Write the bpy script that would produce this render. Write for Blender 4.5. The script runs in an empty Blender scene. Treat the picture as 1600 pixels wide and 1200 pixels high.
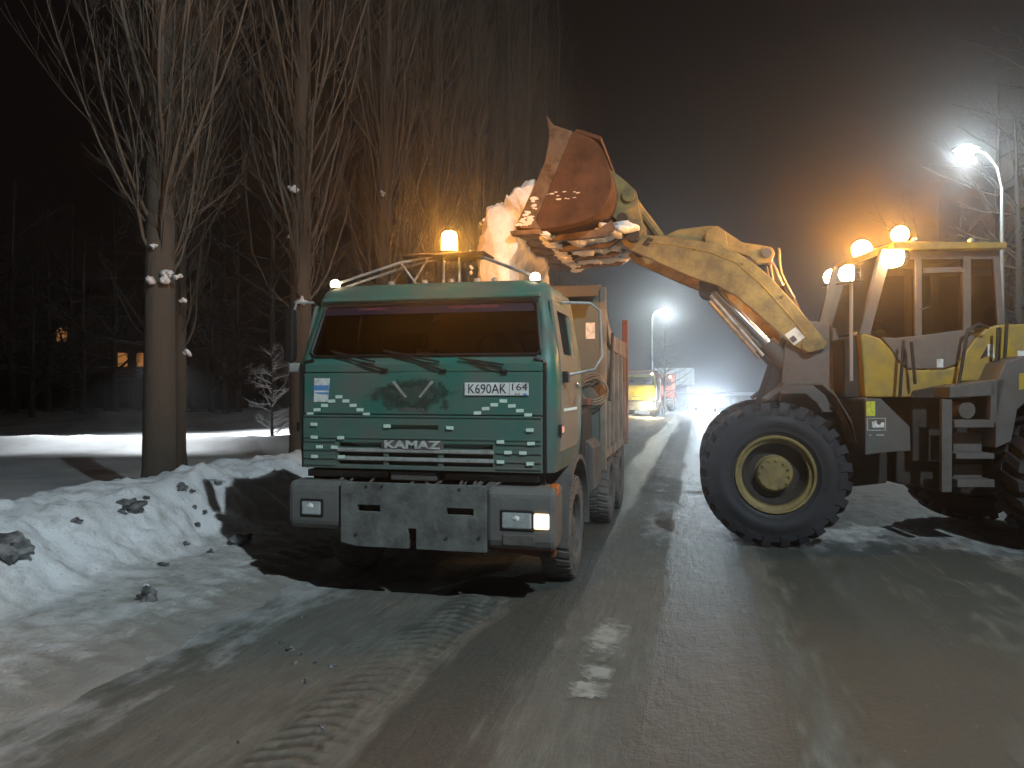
import bpy, bmesh, math, random
import numpy as np
from mathutils import Vector, Matrix

random.seed(7)
scene = bpy.context.scene
COL = scene.collection

# ------------------------------------------------------------------ camera
TH = math.radians(13.6)          # the camera looks 13.6 degrees left of the street
CT, ST = math.cos(TH), math.sin(TH)
CAMH = 1.9
cam_data = bpy.data.cameras.new('camera')
cam_data.sensor_width = 36.0
cam_data.lens = 27.0
cam_data.clip_start = 0.05
cam_data.clip_end = 1000.0
cam = bpy.data.objects.new('camera', cam_data)
COL.objects.link(cam)
cam.location = (0, 0, CAMH)
cam.rotation_euler = (math.radians(90.38), 0, TH)
scene.camera = cam

# ------------------------------------------------------------------ night sky
world = bpy.data.worlds.new('World')
scene.world = world
world.use_nodes = True
wn = world.node_tree.nodes
wl = world.node_tree.links
wn.clear()
w_out = wn.new('ShaderNodeOutputWorld')
w_bg = wn.new('ShaderNodeBackground')
w_bg.inputs['Strength'].default_value = 1.0
w_sky = wn.new('ShaderNodeTexSky')
w_sky.sky_type = 'NISHITA'
w_sky.sun_disc = False
w_sky.sun_elevation = math.radians(-8)
w_add = wn.new('ShaderNodeMix')
w_add.data_type = 'RGBA'
w_add.blend_type = 'ADD'
w_add.inputs[0].default_value = 1.0
w_add.inputs[7].default_value = (0.0028, 0.0020, 0.0020, 1)   # city glow on the night sky
w_mul = wn.new('ShaderNodeMix')
w_mul.data_type = 'RGBA'
w_mul.blend_type = 'MULTIPLY'
w_mul.inputs[0].default_value = 1.0
w_mul.inputs[7].default_value = (0.05, 0.05, 0.05, 1)
wl.new(w_sky.outputs[0], w_mul.inputs[6])
wl.new(w_mul.outputs[2], w_add.inputs[6])
wl.new(w_add.outputs[2], w_bg.inputs['Color'])
wl.new(w_bg.outputs[0], w_out.inputs['Surface'])

# ------------------------------------------------------------------ exposure / renderer
scene.view_settings.view_transform = 'Standard'
scene.view_settings.look = 'None'
scene.view_settings.exposure = 0.0
scene.view_settings.gamma = 1.0
scene.view_settings.use_curve_mapping = False
scene.render.engine = 'CYCLES'
cy = scene.cycles
cy.use_denoising = True
try:
    cy.denoiser = 'OPENIMAGEDENOISE'
except Exception:
    pass
cy.max_bounces = 5
cy.diffuse_bounces = 2
cy.glossy_bounces = 3
cy.transmission_bounces = 4
cy.transparent_max_bounces = 8
cy.volume_bounces = 0
cy.sample_clamp_indirect = 4.0
cy.caustics_reflective = False
cy.caustics_refractive = False

# ------------------------------------------------------------------ helpers: measuring
def ray(px, py):
    u = (px - 800) / 1200.0
    return (u * CT - ST, u * ST + CT, (608 - py) / 1200.0)

def P(px, py, Y):                       # sight line met with the plane world Y
    d = ray(px, py)
    t = Y / d[1]
    return (t * d[0], Y, CAMH + t * d[2])

def D(px, py, d):                       # sight line at a depth
    r = ray(px, py)
    return (r[0] * d, r[1] * d, CAMH + r[2] * d)

def cam2w(lat, d, z):                   # across / depth / height -> world
    return (lat * CT - d * ST, lat * ST + d * CT, z)

# ------------------------------------------------------------------ helpers: value noise
_rng = np.random.RandomState(11)
_LAT = _rng.rand(256, 256)
def vnoise(x, y):
    x = np.asarray(x, float); y = np.asarray(y, float)
    xi = np.floor(x).astype(int); yi = np.floor(y).astype(int)
    fx = x - xi; fy = y - yi
    fx = fx * fx * (3 - 2 * fx); fy = fy * fy * (3 - 2 * fy)
    a = _LAT[xi & 255, yi & 255]; b = _LAT[(xi + 1) & 255, yi & 255]
    c = _LAT[xi & 255, (yi + 1) & 255]; d = _LAT[(xi + 1) & 255, (yi + 1) & 255]
    return (a * (1 - fx) + b * fx) * (1 - fy) + (c * (1 - fx) + d * fx) * fy
def fbm(x, y, o=4):
    s = 0; a = .5; x = np.asarray(x, float); y = np.asarray(y, float)
    for i in range(o):
        s = s + a * (vnoise(x, y) - .5); x = x * 2.03 + 17.1; y = y * 2.03 + 9.7; a *= .5
    return s
def sst(a, b, x):
    t = np.clip((np.asarray(x, float) - a) / (b - a), 0, 1)
    return t * t * (3 - 2 * t)

# ------------------------------------------------------------------ helpers: materials
MATS = {}
def mat(name, col, rough=.6, metal=0., var=.18, scale=5., dirt=None, damt=.5, dscale=2.5, bump=0., bscale=40.,
        coat=0., spec=.5, stretch=None, splash=None):
    m = bpy.data.materials.new(name); m.use_nodes = True
    nt = m.node_tree; N = nt.nodes; L = nt.links
    b = N['Principled BSDF']
    b.inputs['Roughness'].default_value = rough
    b.inputs['Metallic'].default_value = metal
    b.inputs['Coat Weight'].default_value = coat
    b.inputs['Specular IOR Level'].default_value = spec
    tc = N.new('ShaderNodeTexCoord')
    mp = N.new('ShaderNodeMapping')
    if stretch: mp.inputs['Scale'].default_value = stretch
    L.new(tc.outputs['Object'], mp.inputs['Vector'])
    n1 = N.new('ShaderNodeTexNoise'); n1.inputs['Scale'].default_value = scale; n1.inputs['Detail'].default_value = 6
    L.new(mp.outputs[0], n1.inputs['Vector'])
    mx = N.new('ShaderNodeMix'); mx.data_type = 'RGBA'
    mx.inputs[6].default_value = (*[c * (1 - var) for c in col], 1)
    mx.inputs[7].default_value = (*[min(1, c * (1 + var)) for c in col], 1)
    L.new(n1.outputs['Fac'], mx.inputs[0])
    out = mx.outputs[2]
    if dirt:
        n2 = N.new('ShaderNodeTexNoise'); n2.inputs['Scale'].default_value = dscale; n2.inputs['Detail'].default_value = 8
        n2.inputs['Roughness'].default_value = .65
        L.new(mp.outputs[0], n2.inputs['Vector'])
        r = N.new('ShaderNodeValToRGB')
        r.color_ramp.elements[0].position = max(0.01, .62 - damt * .5)
        r.color_ramp.elements[1].position = min(.99, .82 - damt * .35)
        L.new(n2.outputs['Fac'], r.inputs[0])
        m2 = N.new('ShaderNodeMix'); m2.data_type = 'RGBA'
        L.new(r.outputs[0], m2.inputs[0]); L.new(out, m2.inputs[6]); m2.inputs[7].default_value = (*dirt, 1)
        out = m2.outputs[2]
        rr = N.new('ShaderNodeMapRange'); rr.inputs[3].default_value = rough; rr.inputs[4].default_value = min(1, rough + .35)
        L.new(r.outputs[0], rr.inputs[0]); L.new(rr.outputs[0], b.inputs['Roughness'])
    if splash:                                    # mud thrown up from the road: (lower z, upper z, colour)
        sp = N.new('ShaderNodeSeparateXYZ'); L.new(tc.outputs['Object'], sp.inputs[0])
        mr = N.new('ShaderNodeMapRange'); mr.inputs[1].default_value = splash[1]; mr.inputs[2].default_value = splash[0]
        L.new(sp.outputs[2], mr.inputs[0])
        n6 = N.new('ShaderNodeTexNoise'); n6.inputs['Scale'].default_value = 7; n6.inputs['Detail'].default_value = 8; n6.inputs['Roughness'].default_value = .7
        L.new(mp.outputs[0], n6.inputs['Vector'])
        ml = N.new('ShaderNodeMath'); ml.operation = 'MULTIPLY'; L.new(mr.outputs[0], ml.inputs[0]); L.new(n6.outputs['Fac'], ml.inputs[1])
        mk_ = N.new('ShaderNodeMath'); mk_.operation = 'MULTIPLY'; mk_.use_clamp = True; mk_.inputs[1].default_value = 1.5; L.new(ml.outputs[0], mk_.inputs[0])
        m3 = N.new('ShaderNodeMix'); m3.data_type = 'RGBA'; m3.inputs[7].default_value = (*splash[2], 1)
        L.new(mk_.outputs[0], m3.inputs[0]); L.new(out, m3.inputs[6]); out = m3.outputs[2]
    L.new(out, b.inputs['Base Color'])
    if bump:
        n3 = N.new('ShaderNodeTexNoise'); n3.inputs['Scale'].default_value = bscale; n3.inputs['Detail'].default_value = 5
        L.new(mp.outputs[0], n3.inputs['Vector'])
        bp = N.new('ShaderNodeBump'); bp.inputs['Strength'].default_value = bump; bp.inputs['Distance'].default_value = .03
        L.new(n3.outputs['Fac'], bp.inputs['Height']); L.new(bp.outputs[0], b.inputs['Normal'])
    MATS[name] = m
    return m

def emitter(name, col, strength):
    m = bpy.data.materials.new(name); m.use_nodes = True
    N = m.node_tree.nodes; N.clear()
    o = N.new('ShaderNodeOutputMaterial'); e = N.new('ShaderNodeEmission')
    e.inputs[0].default_value = (*col, 1); e.inputs[1].default_value = strength
    m.node_tree.links.new(e.outputs[0], o.inputs[0])
    return m

def glass(name, tint, refl=.08):
    m = bpy.data.materials.new(name); m.use_nodes = True
    N = m.node_tree.nodes; L = m.node_tree.links; N.clear()
    o = N.new('ShaderNodeOutputMaterial'); t = N.new('ShaderNodeBsdfTransparent'); g = N.new('ShaderNodeBsdfGlossy')
    t.inputs[0].default_value = (*tint, 1); g.inputs['Roughness'].default_value = .06
    g.inputs[0].default_value = (.9, .9, .9, 1)
    f = N.new('ShaderNodeFresnel'); f.inputs[0].default_value = 1.5
    ad = N.new('ShaderNodeMath'); ad.operation = 'ADD'; ad.inputs[1].default_value = refl - .04
    L.new(f.outputs[0], ad.inputs[0])
    x = N.new('ShaderNodeMixShader')
    L.new(ad.outputs[0], x.inputs[0]); L.new(t.outputs[0], x.inputs[1]); L.new(g.outputs[0], x.inputs[2])
    L.new(x.outputs[0], o.inputs[0])
    return m

def worn(name, col, centre, radius, thr=.45, scale=8, rough=.7):
    m = mat(name, col, rough, 0, .3, 9)
    N = m.node_tree.nodes; L = m.node_tree.links; b = N['Principled BSDF']; o = N['Material Output']
    tc = N.new('ShaderNodeTexCoord'); n = N.new('ShaderNodeTexNoise'); n.inputs['Scale'].default_value = scale; n.inputs['Detail'].default_value = 8
    n.inputs['Roughness'].default_value = .7
    L.new(tc.outputs['Object'], n.inputs['Vector'])
    sb = N.new('ShaderNodeVectorMath'); sb.operation = 'SUBTRACT'; sb.inputs[1].default_value = centre; L.new(tc.outputs['Object'], sb.inputs[0])
    dv = N.new('ShaderNodeVectorMath'); dv.operation = 'DIVIDE'; dv.inputs[1].default_value = radius; L.new(sb.outputs[0], dv.inputs[0])
    ln = N.new('ShaderNodeVectorMath'); ln.operation = 'LENGTH'; L.new(dv.outputs[0], ln.inputs[0])
    a = N.new('ShaderNodeMath'); a.operation = 'MULTIPLY_ADD'; a.inputs[1].default_value = -.55; a.inputs[2].default_value = .55 - thr; L.new(ln.outputs['Value'], a.inputs[0])
    s_ = N.new('ShaderNodeMath'); s_.operation = 'ADD'; L.new(a.outputs[0], s_.inputs[0]); L.new(n.outputs['Fac'], s_.inputs[1])
    k = N.new('ShaderNodeMath'); k.operation = 'MULTIPLY'; k.use_clamp = True; k.inputs[1].default_value = 3.0; L.new(s_.outputs[0], k.inputs[0])
    t = N.new('ShaderNodeBsdfTransparent'); x = N.new('ShaderNodeMixShader')
    L.new(k.outputs[0], x.inputs[0]); L.new(t.outputs[0], x.inputs[1]); L.new(b.outputs[0], x.inputs[2]); L.new(x.outputs[0], o.inputs['Surface'])
    return m
M_TEAL = mat('teal_paint', (.022, .155, .122), .42, 0, .16, 4, (.10, .125, .108), .48, 2.2, .05, 60, splash=(1.1, 1.75, (.13, .135, .12)))
M_TEALD = mat('teal_paint_with_road_grime', (.035, .14, .11), .55, 0, .15, 4, (.20, .195, .165), .8, 1.6, .08, 50, splash=(1.3, 2.5, (.20, .195, .17)))
M_GRIME = mat('grey_grime', (.13, .125, .115), .75, 0, .25, 6, (.07, .065, .06), .5, 3, .2, 60)
M_BUMP = mat('grey_bumper_paint', (.085, .095, .10), .6, 0, .25, 5, (.15, .15, .14), .6, 2.5, .2, 30, splash=(.5, 1.0, (.11, .108, .10)))
M_PLATE = mat('worn_steel_plate', (.185, .20, .19), .65, .1, .25, 5, (.09, .092, .088), .55, 4, .3, 18)
M_BLACK = mat('black_plastic', (.012, .012, .013), .5, 0, .2, 8)
M_DARK = mat('dark_chassis', (.018, .017, .016), .8, 0, .3, 8, (.05, .045, .04), .4, 4)
M_RUBBER = mat('dirty_rubber', (.022, .022, .024), .8, 0, .3, 9, (.085, .082, .078), .5, 3, .25, 60)
M_RUBBERT = mat('dusty_truck_rubber', (.05, .049, .047), .85, 0, .3, 9, (.15, .145, .135), .65, 3, .25, 60)
M_LRUB = mat('loader_tyre_rubber', (.014, .016, .022), .55, 0, .3, 6, (.032, .034, .040), .4, 2.0, .2, 50)
M_CHROME = mat('bright_steel', (.65, .66, .68), .22, 1., .05, 5)
M_SILVER = mat('dull_silver', (.42, .43, .42), .5, .2, .1, 8, (.20, .19, .17), .35, 8)
M_WHITE = mat('white_enamel', (.75, .77, .75), .4, 0, .05, 20, (.3, .3, .28), .3, 10)
M_INK = mat('black_ink', (.01, .01, .012), .5, 0, .05)
M_REFL = mat('pale_reflective_tape', (.62, .78, .68), .4, 0, .06, 30)
M_BLUE = mat('blue_print', (.10, .27, .55), .5, 0, .15, 20)
M_SEAT = mat('dark_seat_cloth', (.03, .028, .028), .9, 0, .3, 20)
M_BODYC = mat('cream_tipper_paint', (.25, .225, .175), .6, 0, .15, 4, (.15, .13, .11), .5, 2.5, .1, 40)
M_BODYG = mat('green_grey_tipper_paint', (.10, .135, .12), .6, 0, .2, 3, (.13, .12, .10), .45, 2.0, .1, 40)
M_BODYR = mat('red_oxide_paint', (.33, .11, .06), .6, 0, .15, 4, (.25, .2, .15), .4, 3)
M_RUST = mat('rusty_steel', (.17, .055, .02), .7, .2, .35, 5, (.09, .04, .02), .5, 3, .2, 30)
M_BUCKET = mat('rusty_bucket_steel', (.115, .055, .027), .6, .25, .45, 3.5, (.055, .028, .016), .62, 1.7, .3, 14)
M_BLADE = mat('worn_cutting_edge_steel', (.17, .125, .09), .5, .5, .25, 6, (.08, .05, .03), .4, 5, .1, 40)
M_YEL = mat('loader_yellow_paint', (.40, .27, .035), .45, 0, .12, 3, (.20, .16, .08), .42, 2.2, .06, 40)
M_YELD = mat('pale_loader_yellow_paint', (.33, .245, .075), .5, 0, .15, 3, (.17, .13, .065), .55, 4.5, .12, 30)
M_LGREY = mat('loader_grey_paint', (.10, .098, .097), .55, 0, .12, 4, (.09, .08, .07), .45, 3, .06, 40)
M_CABGREY = mat('loader_cab_grey_paint', (.14, .125, .115), .55, 0, .12, 4, (.12, .10, .09), .4, 3)
M_CAST = mat('dark_cast_iron', (.03, .026, .024), .7, .2, .3, 8, (.06, .05, .04), .4, 4, .2, 30)
M_HOSE = mat('hydraulic_hose_rubber', (.10, .085, .07), .5, 0, .2, 10)
M_GLASS = glass('tinted_windscreen_glass', (.32, .32, .32), .06)
M_CGLASS = glass('dusty_cab_glass', (.62, .60, .56), .07)
M_STRIP = mat('purple_sun_strip', (.016, .011, .030), .5, 0, .1)
M_PINK = mat('pink_strip_print', (.16, .035, .07), .5, 0, .1)
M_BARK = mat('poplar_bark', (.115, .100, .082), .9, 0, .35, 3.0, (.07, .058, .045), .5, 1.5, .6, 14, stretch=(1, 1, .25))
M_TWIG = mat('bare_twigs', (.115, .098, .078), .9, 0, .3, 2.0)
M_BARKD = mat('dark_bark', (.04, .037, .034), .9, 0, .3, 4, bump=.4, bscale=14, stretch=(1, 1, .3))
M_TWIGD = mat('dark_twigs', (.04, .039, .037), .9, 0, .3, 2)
M_SNOW = mat('clean_snow', (.80, .82, .84), .75, 0, .05, 3, bump=.35, bscale=9)
M_SNOWB = mat('snow_from_bucket', (.80, .80, .78), .8, 0, .08, 4, (.55, .52, .47), .3, 3, .6, 14)
M_CLOD = mat('dirty_ice_clod', (.07, .069, .068), .8, 0, .4, 10, (.30, .31, .31), .45, 9, .5, 25)
M_METAL = mat('galvanised_pole', (.36, .37, .37), .5, .4, .1, 3)
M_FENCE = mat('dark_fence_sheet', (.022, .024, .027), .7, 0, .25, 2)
M_WALLW = mat('pale_wall_plaster', (.50, .52, .54), .85, 0, .1, 2, (.35, .35, .35), .4, 1.5)
M_BOARD = mat('pale_billboard_face', (.50, .53, .56), .6, 0, .06, 2)
M_BRICK = mat('dark_brick_facade', (.09, .06, .05), .9, 0, .2, 4)
M_DWIN = mat('dark_window', (.01, .012, .015), .2, 0, .1)
M_LENS = mat('clear_lamp_lens', (.42, .47, .48), .16, .35, .35, 22)
M_ORANGEL = mat('orange_plastic_lens', (.50, .14, .03), .3, 0, .15, 20)
M_ORANGEC = mat('orange_cab_paint', (.50, .075, .025), .45, 0, .12, 3, (.2, .1, .07), .3, 3)
M_YELC = mat('yellow_cab_paint', (.55, .46, .03), .45, 0, .12, 3, (.25, .2, .08), .3, 3)
M_CARP = mat('dark_car_paint', (.03, .035, .05), .3, 0, .1, 3)
M_YSIGN = mat('yellow_warning_sticker', (.60, .62, .06), .5, 0, .12, 15, (.3, .3, .05), .3, 20)

E_AMBER = emitter('amber_beacon_light', (1.0, .37, .05), 1200.0)
E_AMBER2 = emitter('amber_beacon_light_bright', (1.0, .37, .05), 1050.0)
E_WORK = emitter('warm_work_lamp', (1.0, .60, .24), 200.0)
E_HEADL = emitter('white_work_lamp', (1.0, .80, .52), 170.0)
E_MARK = emitter('marker_lamp', (1.0, .72, .42), 28.0)
E_TURN = emitter('lit_turn_signal', (1.0, .66, .36), 3.2)
E_SIDE = emitter('side_repeater', (1.0, .42, .30), .9)
E_STREET = emitter('led_street_light', (.84, .95, 1.0), 300.0)
E_FAR = emitter('far_headlamp', (.72, .87, 1.0), 1500.0)
E_FARW = emitter('far_warm_headlamp', (1.0, .80, .5), 160.0)
E_WIN = emitter('lit_window', (1.0, .42, .12), .35)

# ------------------------------------------------------------------ helpers: meshes
class MB:
    def __init__(s): s.v = []; s.f = []
    def add(s, vs, fs):
        o = len(s.v); s.v += [tuple(p) for p in vs]; s.f += [tuple(i + o for i in f) for f in fs]; return s
    def box(s, x0, x1, y0, y1, z0, z1):
        v = [(x, y, z) for x in (x0, x1) for y in (y0, y1) for z in (z0, z1)]
        return s.add(v, [(0, 1, 3, 2), (4, 6, 7, 5), (0, 4, 5, 1), (2, 3, 7, 6), (0, 2, 6, 4), (1, 5, 7, 3)])
    def prismY(s, poly, y0, y1):
        n = len(poly)
        v = [(x, y0, z) for x, z in poly] + [(x, y1, z) for x, z in poly]
        f = [tuple(range(n)), tuple(range(2 * n - 1, n - 1, -1))] + [(i, (i + 1) % n, n + (i + 1) % n, n + i) for i in range(n)]
        return s.add(v, f)
    def prismX(s, poly, x0, x1):
        n = len(poly)
        v = [(x0, y, z) for y, z in poly] + [(x1, y, z) for y, z in poly]
        f = [tuple(range(n)), tuple(range(2 * n - 1, n - 1, -1))] + [(i, (i + 1) % n, n + (i + 1) % n, n + i) for i in range(n)]
        return s.add(v, f)
    def tube(s, pts, r, n=8, cap=True):
        pts = [Vector(p) for p in pts]; k = len(pts)
        rs = r if isinstance(r, (list, tuple)) else [r] * k
        vs = []; fs = []
        up = Vector((0, 0, 1)); prev = None
        for i, p in enumerate(pts):
            t = (pts[min(i + 1, k - 1)] - pts[max(i - 1, 0)]).normalized()
            if prev is None:
                a = up if abs(t.z) < .9 else Vector((1, 0, 0))
                u = t.cross(a).normalized()
            else:
                u = (prev - t * prev.dot(t))
                u = u.normalized() if u.length > 1e-6 else t.orthogonal().normalized()
            prev = u; w = t.cross(u)
            for j in range(n):
                a = 2 * math.pi * j / n
                vs.append(p + (u * math.cos(a) + w * math.sin(a)) * rs[i])
        for i in range(k - 1):
            for j in range(n):
                fs.append((i * n + j, i * n + (j + 1) % n, (i + 1) * n + (j + 1) % n, (i + 1) * n + j))
        if cap:
            fs.append(tuple(range(n - 1, -1, -1))); fs.append(tuple(range((k - 1) * n, k * n)))
        return s.add(vs, fs)
    def lathe(s, c, prof, n=24, axis='X', a0=0., a1=2 * math.pi):
        full = abs(a1 - a0 - 2 * math.pi) < 1e-6
        m = n if full else n + 1
        vs = []; fs = []; k = len(prof)
        for i in range(m):
            a = a0 + (a1 - a0) * i / n
            for ax, r in prof:
                q = (ax, r * math.cos(a), r * math.sin(a))
                if axis == 'Y': q = (q[1], q[0], q[2])
                if axis == 'Z': q = (q[1], q[2], q[0])
                vs.append((c[0] + q[0], c[1] + q[1], c[2] + q[2]))
        for i in range(n):
            i2 = (i + 1) % m
            for j in range(k - 1):
                fs.append((i * k + j, i * k + j + 1, i2 * k + j + 1, i2 * k + j))
        return s.add(vs, fs)
    def blob(s, c, r, sub=2, amp=.25, seed=0, sq=(1, 1, 1)):
        bm = bmesh.new(); bmesh.ops.create_icosphere(bm, subdivisions=sub, radius=1)
        rnd = random.Random(seed); o = [rnd.uniform(0, 90) for _ in range(3)]
        vs = []
        for v in bm.verts:
            p = v.co
            k = 1 + amp * 2 * float(fbm(p.x * 1.6 + o[0] + p.z, p.y * 1.6 + o[1] + p.z * .7, 3)) * 1.6
            vs.append((c[0] + p.x * r * k * sq[0], c[1] + p.y * r * k * sq[1], c[2] + p.z * r * k * sq[2]))
        fs = [tuple(v.index for v in f.verts) for f in bm.faces]
        bm.free()
        return s.add(vs, fs)
    def grid(s, X, Y, Z):
        n, m = X.shape
        o = len(s.v)
        s.v += list(map(tuple, np.stack([X, Y, Z], -1).reshape(-1, 3)))
        for i in range(n - 1):
            for j in range(m - 1):
                a = o + i * m + j
                s.f.append((a, a + m, a + m + 1, a + 1))
        return s
    def map(s, fn): s.v = [tuple(fn(p)) for p in s.v]; return s
    def shift(s, o): s.v = [(p[0] - o[0], p[1] - o[1], p[2] - o[2]) for p in s.v]; return s
    def mesh(s, name, m, smooth=False, fix=True, angle=35):
        me = bpy.data.meshes.new(name)
        me.from_pydata(s.v, [], s.f)
        if fix:
            bm = bmesh.new(); bm.from_mesh(me); bmesh.ops.recalc_face_normals(bm, faces=bm.faces); bm.to_mesh(me); bm.free()
        me.materials.append(m)
        if smooth:
            me.shade_smooth()
            if angle:
                me.set_sharp_from_angle(angle=math.radians(angle))
        return me
    def build(s, name, m, parent=None, smooth=False, bevel=0., fix=True, loc=None, solid=0., angle=35):
        o = bpy.data.objects.new(name, s.mesh(name, m, smooth, fix, angle))
        COL.objects.link(o)
        if parent: o.parent = parent
        if loc: o.location = loc
        if solid:
            k = o.modifiers.new('solidify', 'SOLIDIFY'); k.thickness = solid; k.offset = -1
        if bevel:
            k = o.modifiers.new('bevel', 'BEVEL'); k.width = bevel; k.segments = 2; k.limit_method = 'ANGLE'
            k.angle_limit = math.radians(40)
        return o

def tag(o, label=None, cat=None, group=None, kind=None):
    if label: o['label'] = label
    if cat: o['category'] = cat
    if group: o['group'] = group
    if kind: o['kind'] = kind
    return o

def empty(name, loc, label, cat, group=None, rz=0):
    o = bpy.data.objects.new(name, None); COL.objects.link(o)
    o.location = loc; o.rotation_euler = (0, 0, rz); o.empty_display_size = .3
    return tag(o, label, cat, group)

def copy_tree(o, parent=None):
    c = o.copy(); COL.objects.link(c)
    if parent is not None:
        c.parent = parent
    for ch in list(o.children):
        copy_tree(ch, c)
    return c

def text(name, s, size, m, parent, loc, rot=(math.pi / 2, 0, 0), depth=.004, width=None, bold=0.):
    cu = bpy.data.curves.new(name, 'FONT'); cu.body = s; cu.size = size; cu.extrude = depth; cu.offset = bold
    cu.align_x = 'CENTER'; cu.align_y = 'CENTER'; cu.resolution_u = 3
    t = bpy.data.objects.new(name + '_tmp', cu); COL.objects.link(t)
    bpy.context.view_layer.update()
    me = bpy.data.meshes.new_from_object(t.evaluated_get(bpy.context.evaluated_depsgraph_get()))
    bpy.data.objects.remove(t); me.materials.clear(); me.materials.append(m); me.name = name
    xs = [v.co.x for v in me.vertices]; w = max(xs) - min(xs)
    o = bpy.data.objects.new(name, me); COL.objects.link(o); o.parent = parent
    o.location = loc; o.rotation_euler = rot
    if width: o.scale = (width / w, 1, 1)
    return o

def plate_with_holes(xs, zs, holes, y0, y1):
    """a sheet in the XZ plane made of cells, without the cells listed in holes"""
    mb = MB(); nx, nz = len(xs), len(zs)
    solid = lambda i, k: 0 <= i < nx - 1 and 0 <= k < nz - 1 and (i, k) not in holes
    idx = lambda i, k, b: (i * nz + k) * 2 + b
    mb.v = [(x, y, z) for x in xs for z in zs for y in (y0, y1)]
    for i in range(nx - 1):
        for k in range(nz - 1):
            if not solid(i, k): continue
            a, b, c, d = (i, k), (i + 1, k), (i + 1, k + 1), (i, k + 1)
            mb.f.append(tuple(idx(*q, 0) for q in (a, b, c, d)))
            mb.f.append(tuple(idx(*q, 1) for q in (d, c, b, a)))
            for (p, q, ni, nk) in ((a, b, i, k - 1), (b, c, i + 1, k), (c, d, i, k + 1), (d, a, i - 1, k)):
                if not solid(ni, nk):
                    mb.f.append((idx(*p, 0), idx(*p, 1), idx(*q, 1), idx(*q, 0)))
    return mb

# ------------------------------------------------------------------ terrain heights
def bank_h(X, Y):
    X = np.asarray(X, float); Y = np.asarray(Y, float)
    w = .55 * fbm(Y * .35, X * 0 + 3.1, 3) + .25 * fbm(Y * 1.3, X * .8, 3) + .30 * fbm(Y * 4.5, X * 4.5, 4)
    x = X + w
    ramp = .11 * sst(-3.7, -5.3, x) + .02 * sst(-3.75, -3.95, x)
    top = .66 + .30 * fbm(Y * .5, X * 0 + 8.8, 3)
    steep = sst(-5.25, -6.25, x) * top
    back = sst(-6.7, -8.2, x) * (top - .06)
    z = ramp + steep - back
    bm_ = sst(-4.9, -5.9, x) * (1 - sst(-8.2, -9.0, x) * .8)
    lump = .26 * fbm(X * 1.9, Y * 1.9, 4) * bm_
    chunk = (.28 * np.maximum(0, fbm(X * 4 + 40, Y * 4, 3) - .06) + .10 * (np.abs(fbm(X * 3.1 + 7, Y * 3.1, 4)) - .08) * sst(-5.8, -6.4, x)) * bm_
    fine = .05 * fbm(X * 9, Y * 9, 3) * sst(-3.7, -4.3, x)
    # tyre tread prints pressed into the foot of the bank
    tm = sst(-3.85, -4.0, x) * (1 - sst(-4.35, -4.5, x))
    tread = .022 * (np.sin((Y + X * .35) * 2 * math.pi / .27) > 0.1) * tm
    tm2 = sst(-4.75, -4.85, x) * (1 - sst(-5.05, -5.15, x))
    tread2 = .012 * (np.sin((Y - X * .35) * 2 * math.pi / .30) > 0.2) * tm2
    return z + lump + chunk + fine + tread + tread2 - .05 * (1 - sst(-3.62, -3.85, x))

def road_h(X, Y):
    X = np.asarray(X, float); Y = np.asarray(Y, float)
    z = .02 * fbm(X * 1.2, Y * .25, 3) + .018 * fbm(X * 7, Y * 2.2, 3) * sst(-.9, -1.9, X)
    tm = sst(-2.28, -2.18, X + .05 * np.sin(Y * .7)) * (1 - sst(-1.86, -1.76, X + .05 * np.sin(Y * .7)))
    z = z + .018 * sst(-.2, .4, np.sin((Y + np.abs(X + 2.0) * .5) * 2 * math.pi / .13)) * tm * sst(9.5, 6.0, Y)
    z = z + .03 * np.maximum(0, fbm(X * 6 + 3, Y * 5, 3) - .06) * sst(-1.9, -2.6, X)
    # ridges of slush left between the wheel tracks further along
    z = z + .05 * sst(8, 14, Y) * fbm(X * 2.4, Y * .5, 3)
    z = z + .035 * sst(.5, 1.2, X) * fbm(X * 3.4, Y * .7, 4)
    return z

def surf_h(X, Y):
    b = float(bank_h(X, Y)) if X < -3.6 else -9
    return max(b, float(road_h(X, Y)) if X > -6 else -9)

def hit(px, py):
    d = ray(px, py); t = 2.0
    while t < 120:
        x, y, z = t * d[0], t * d[1], CAMH + t * d[2]
        if z <= surf_h(x, y): return (x, y, surf_h(x, y))
        t += .03
    return (t * d[0], t * d[1], 0)

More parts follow.
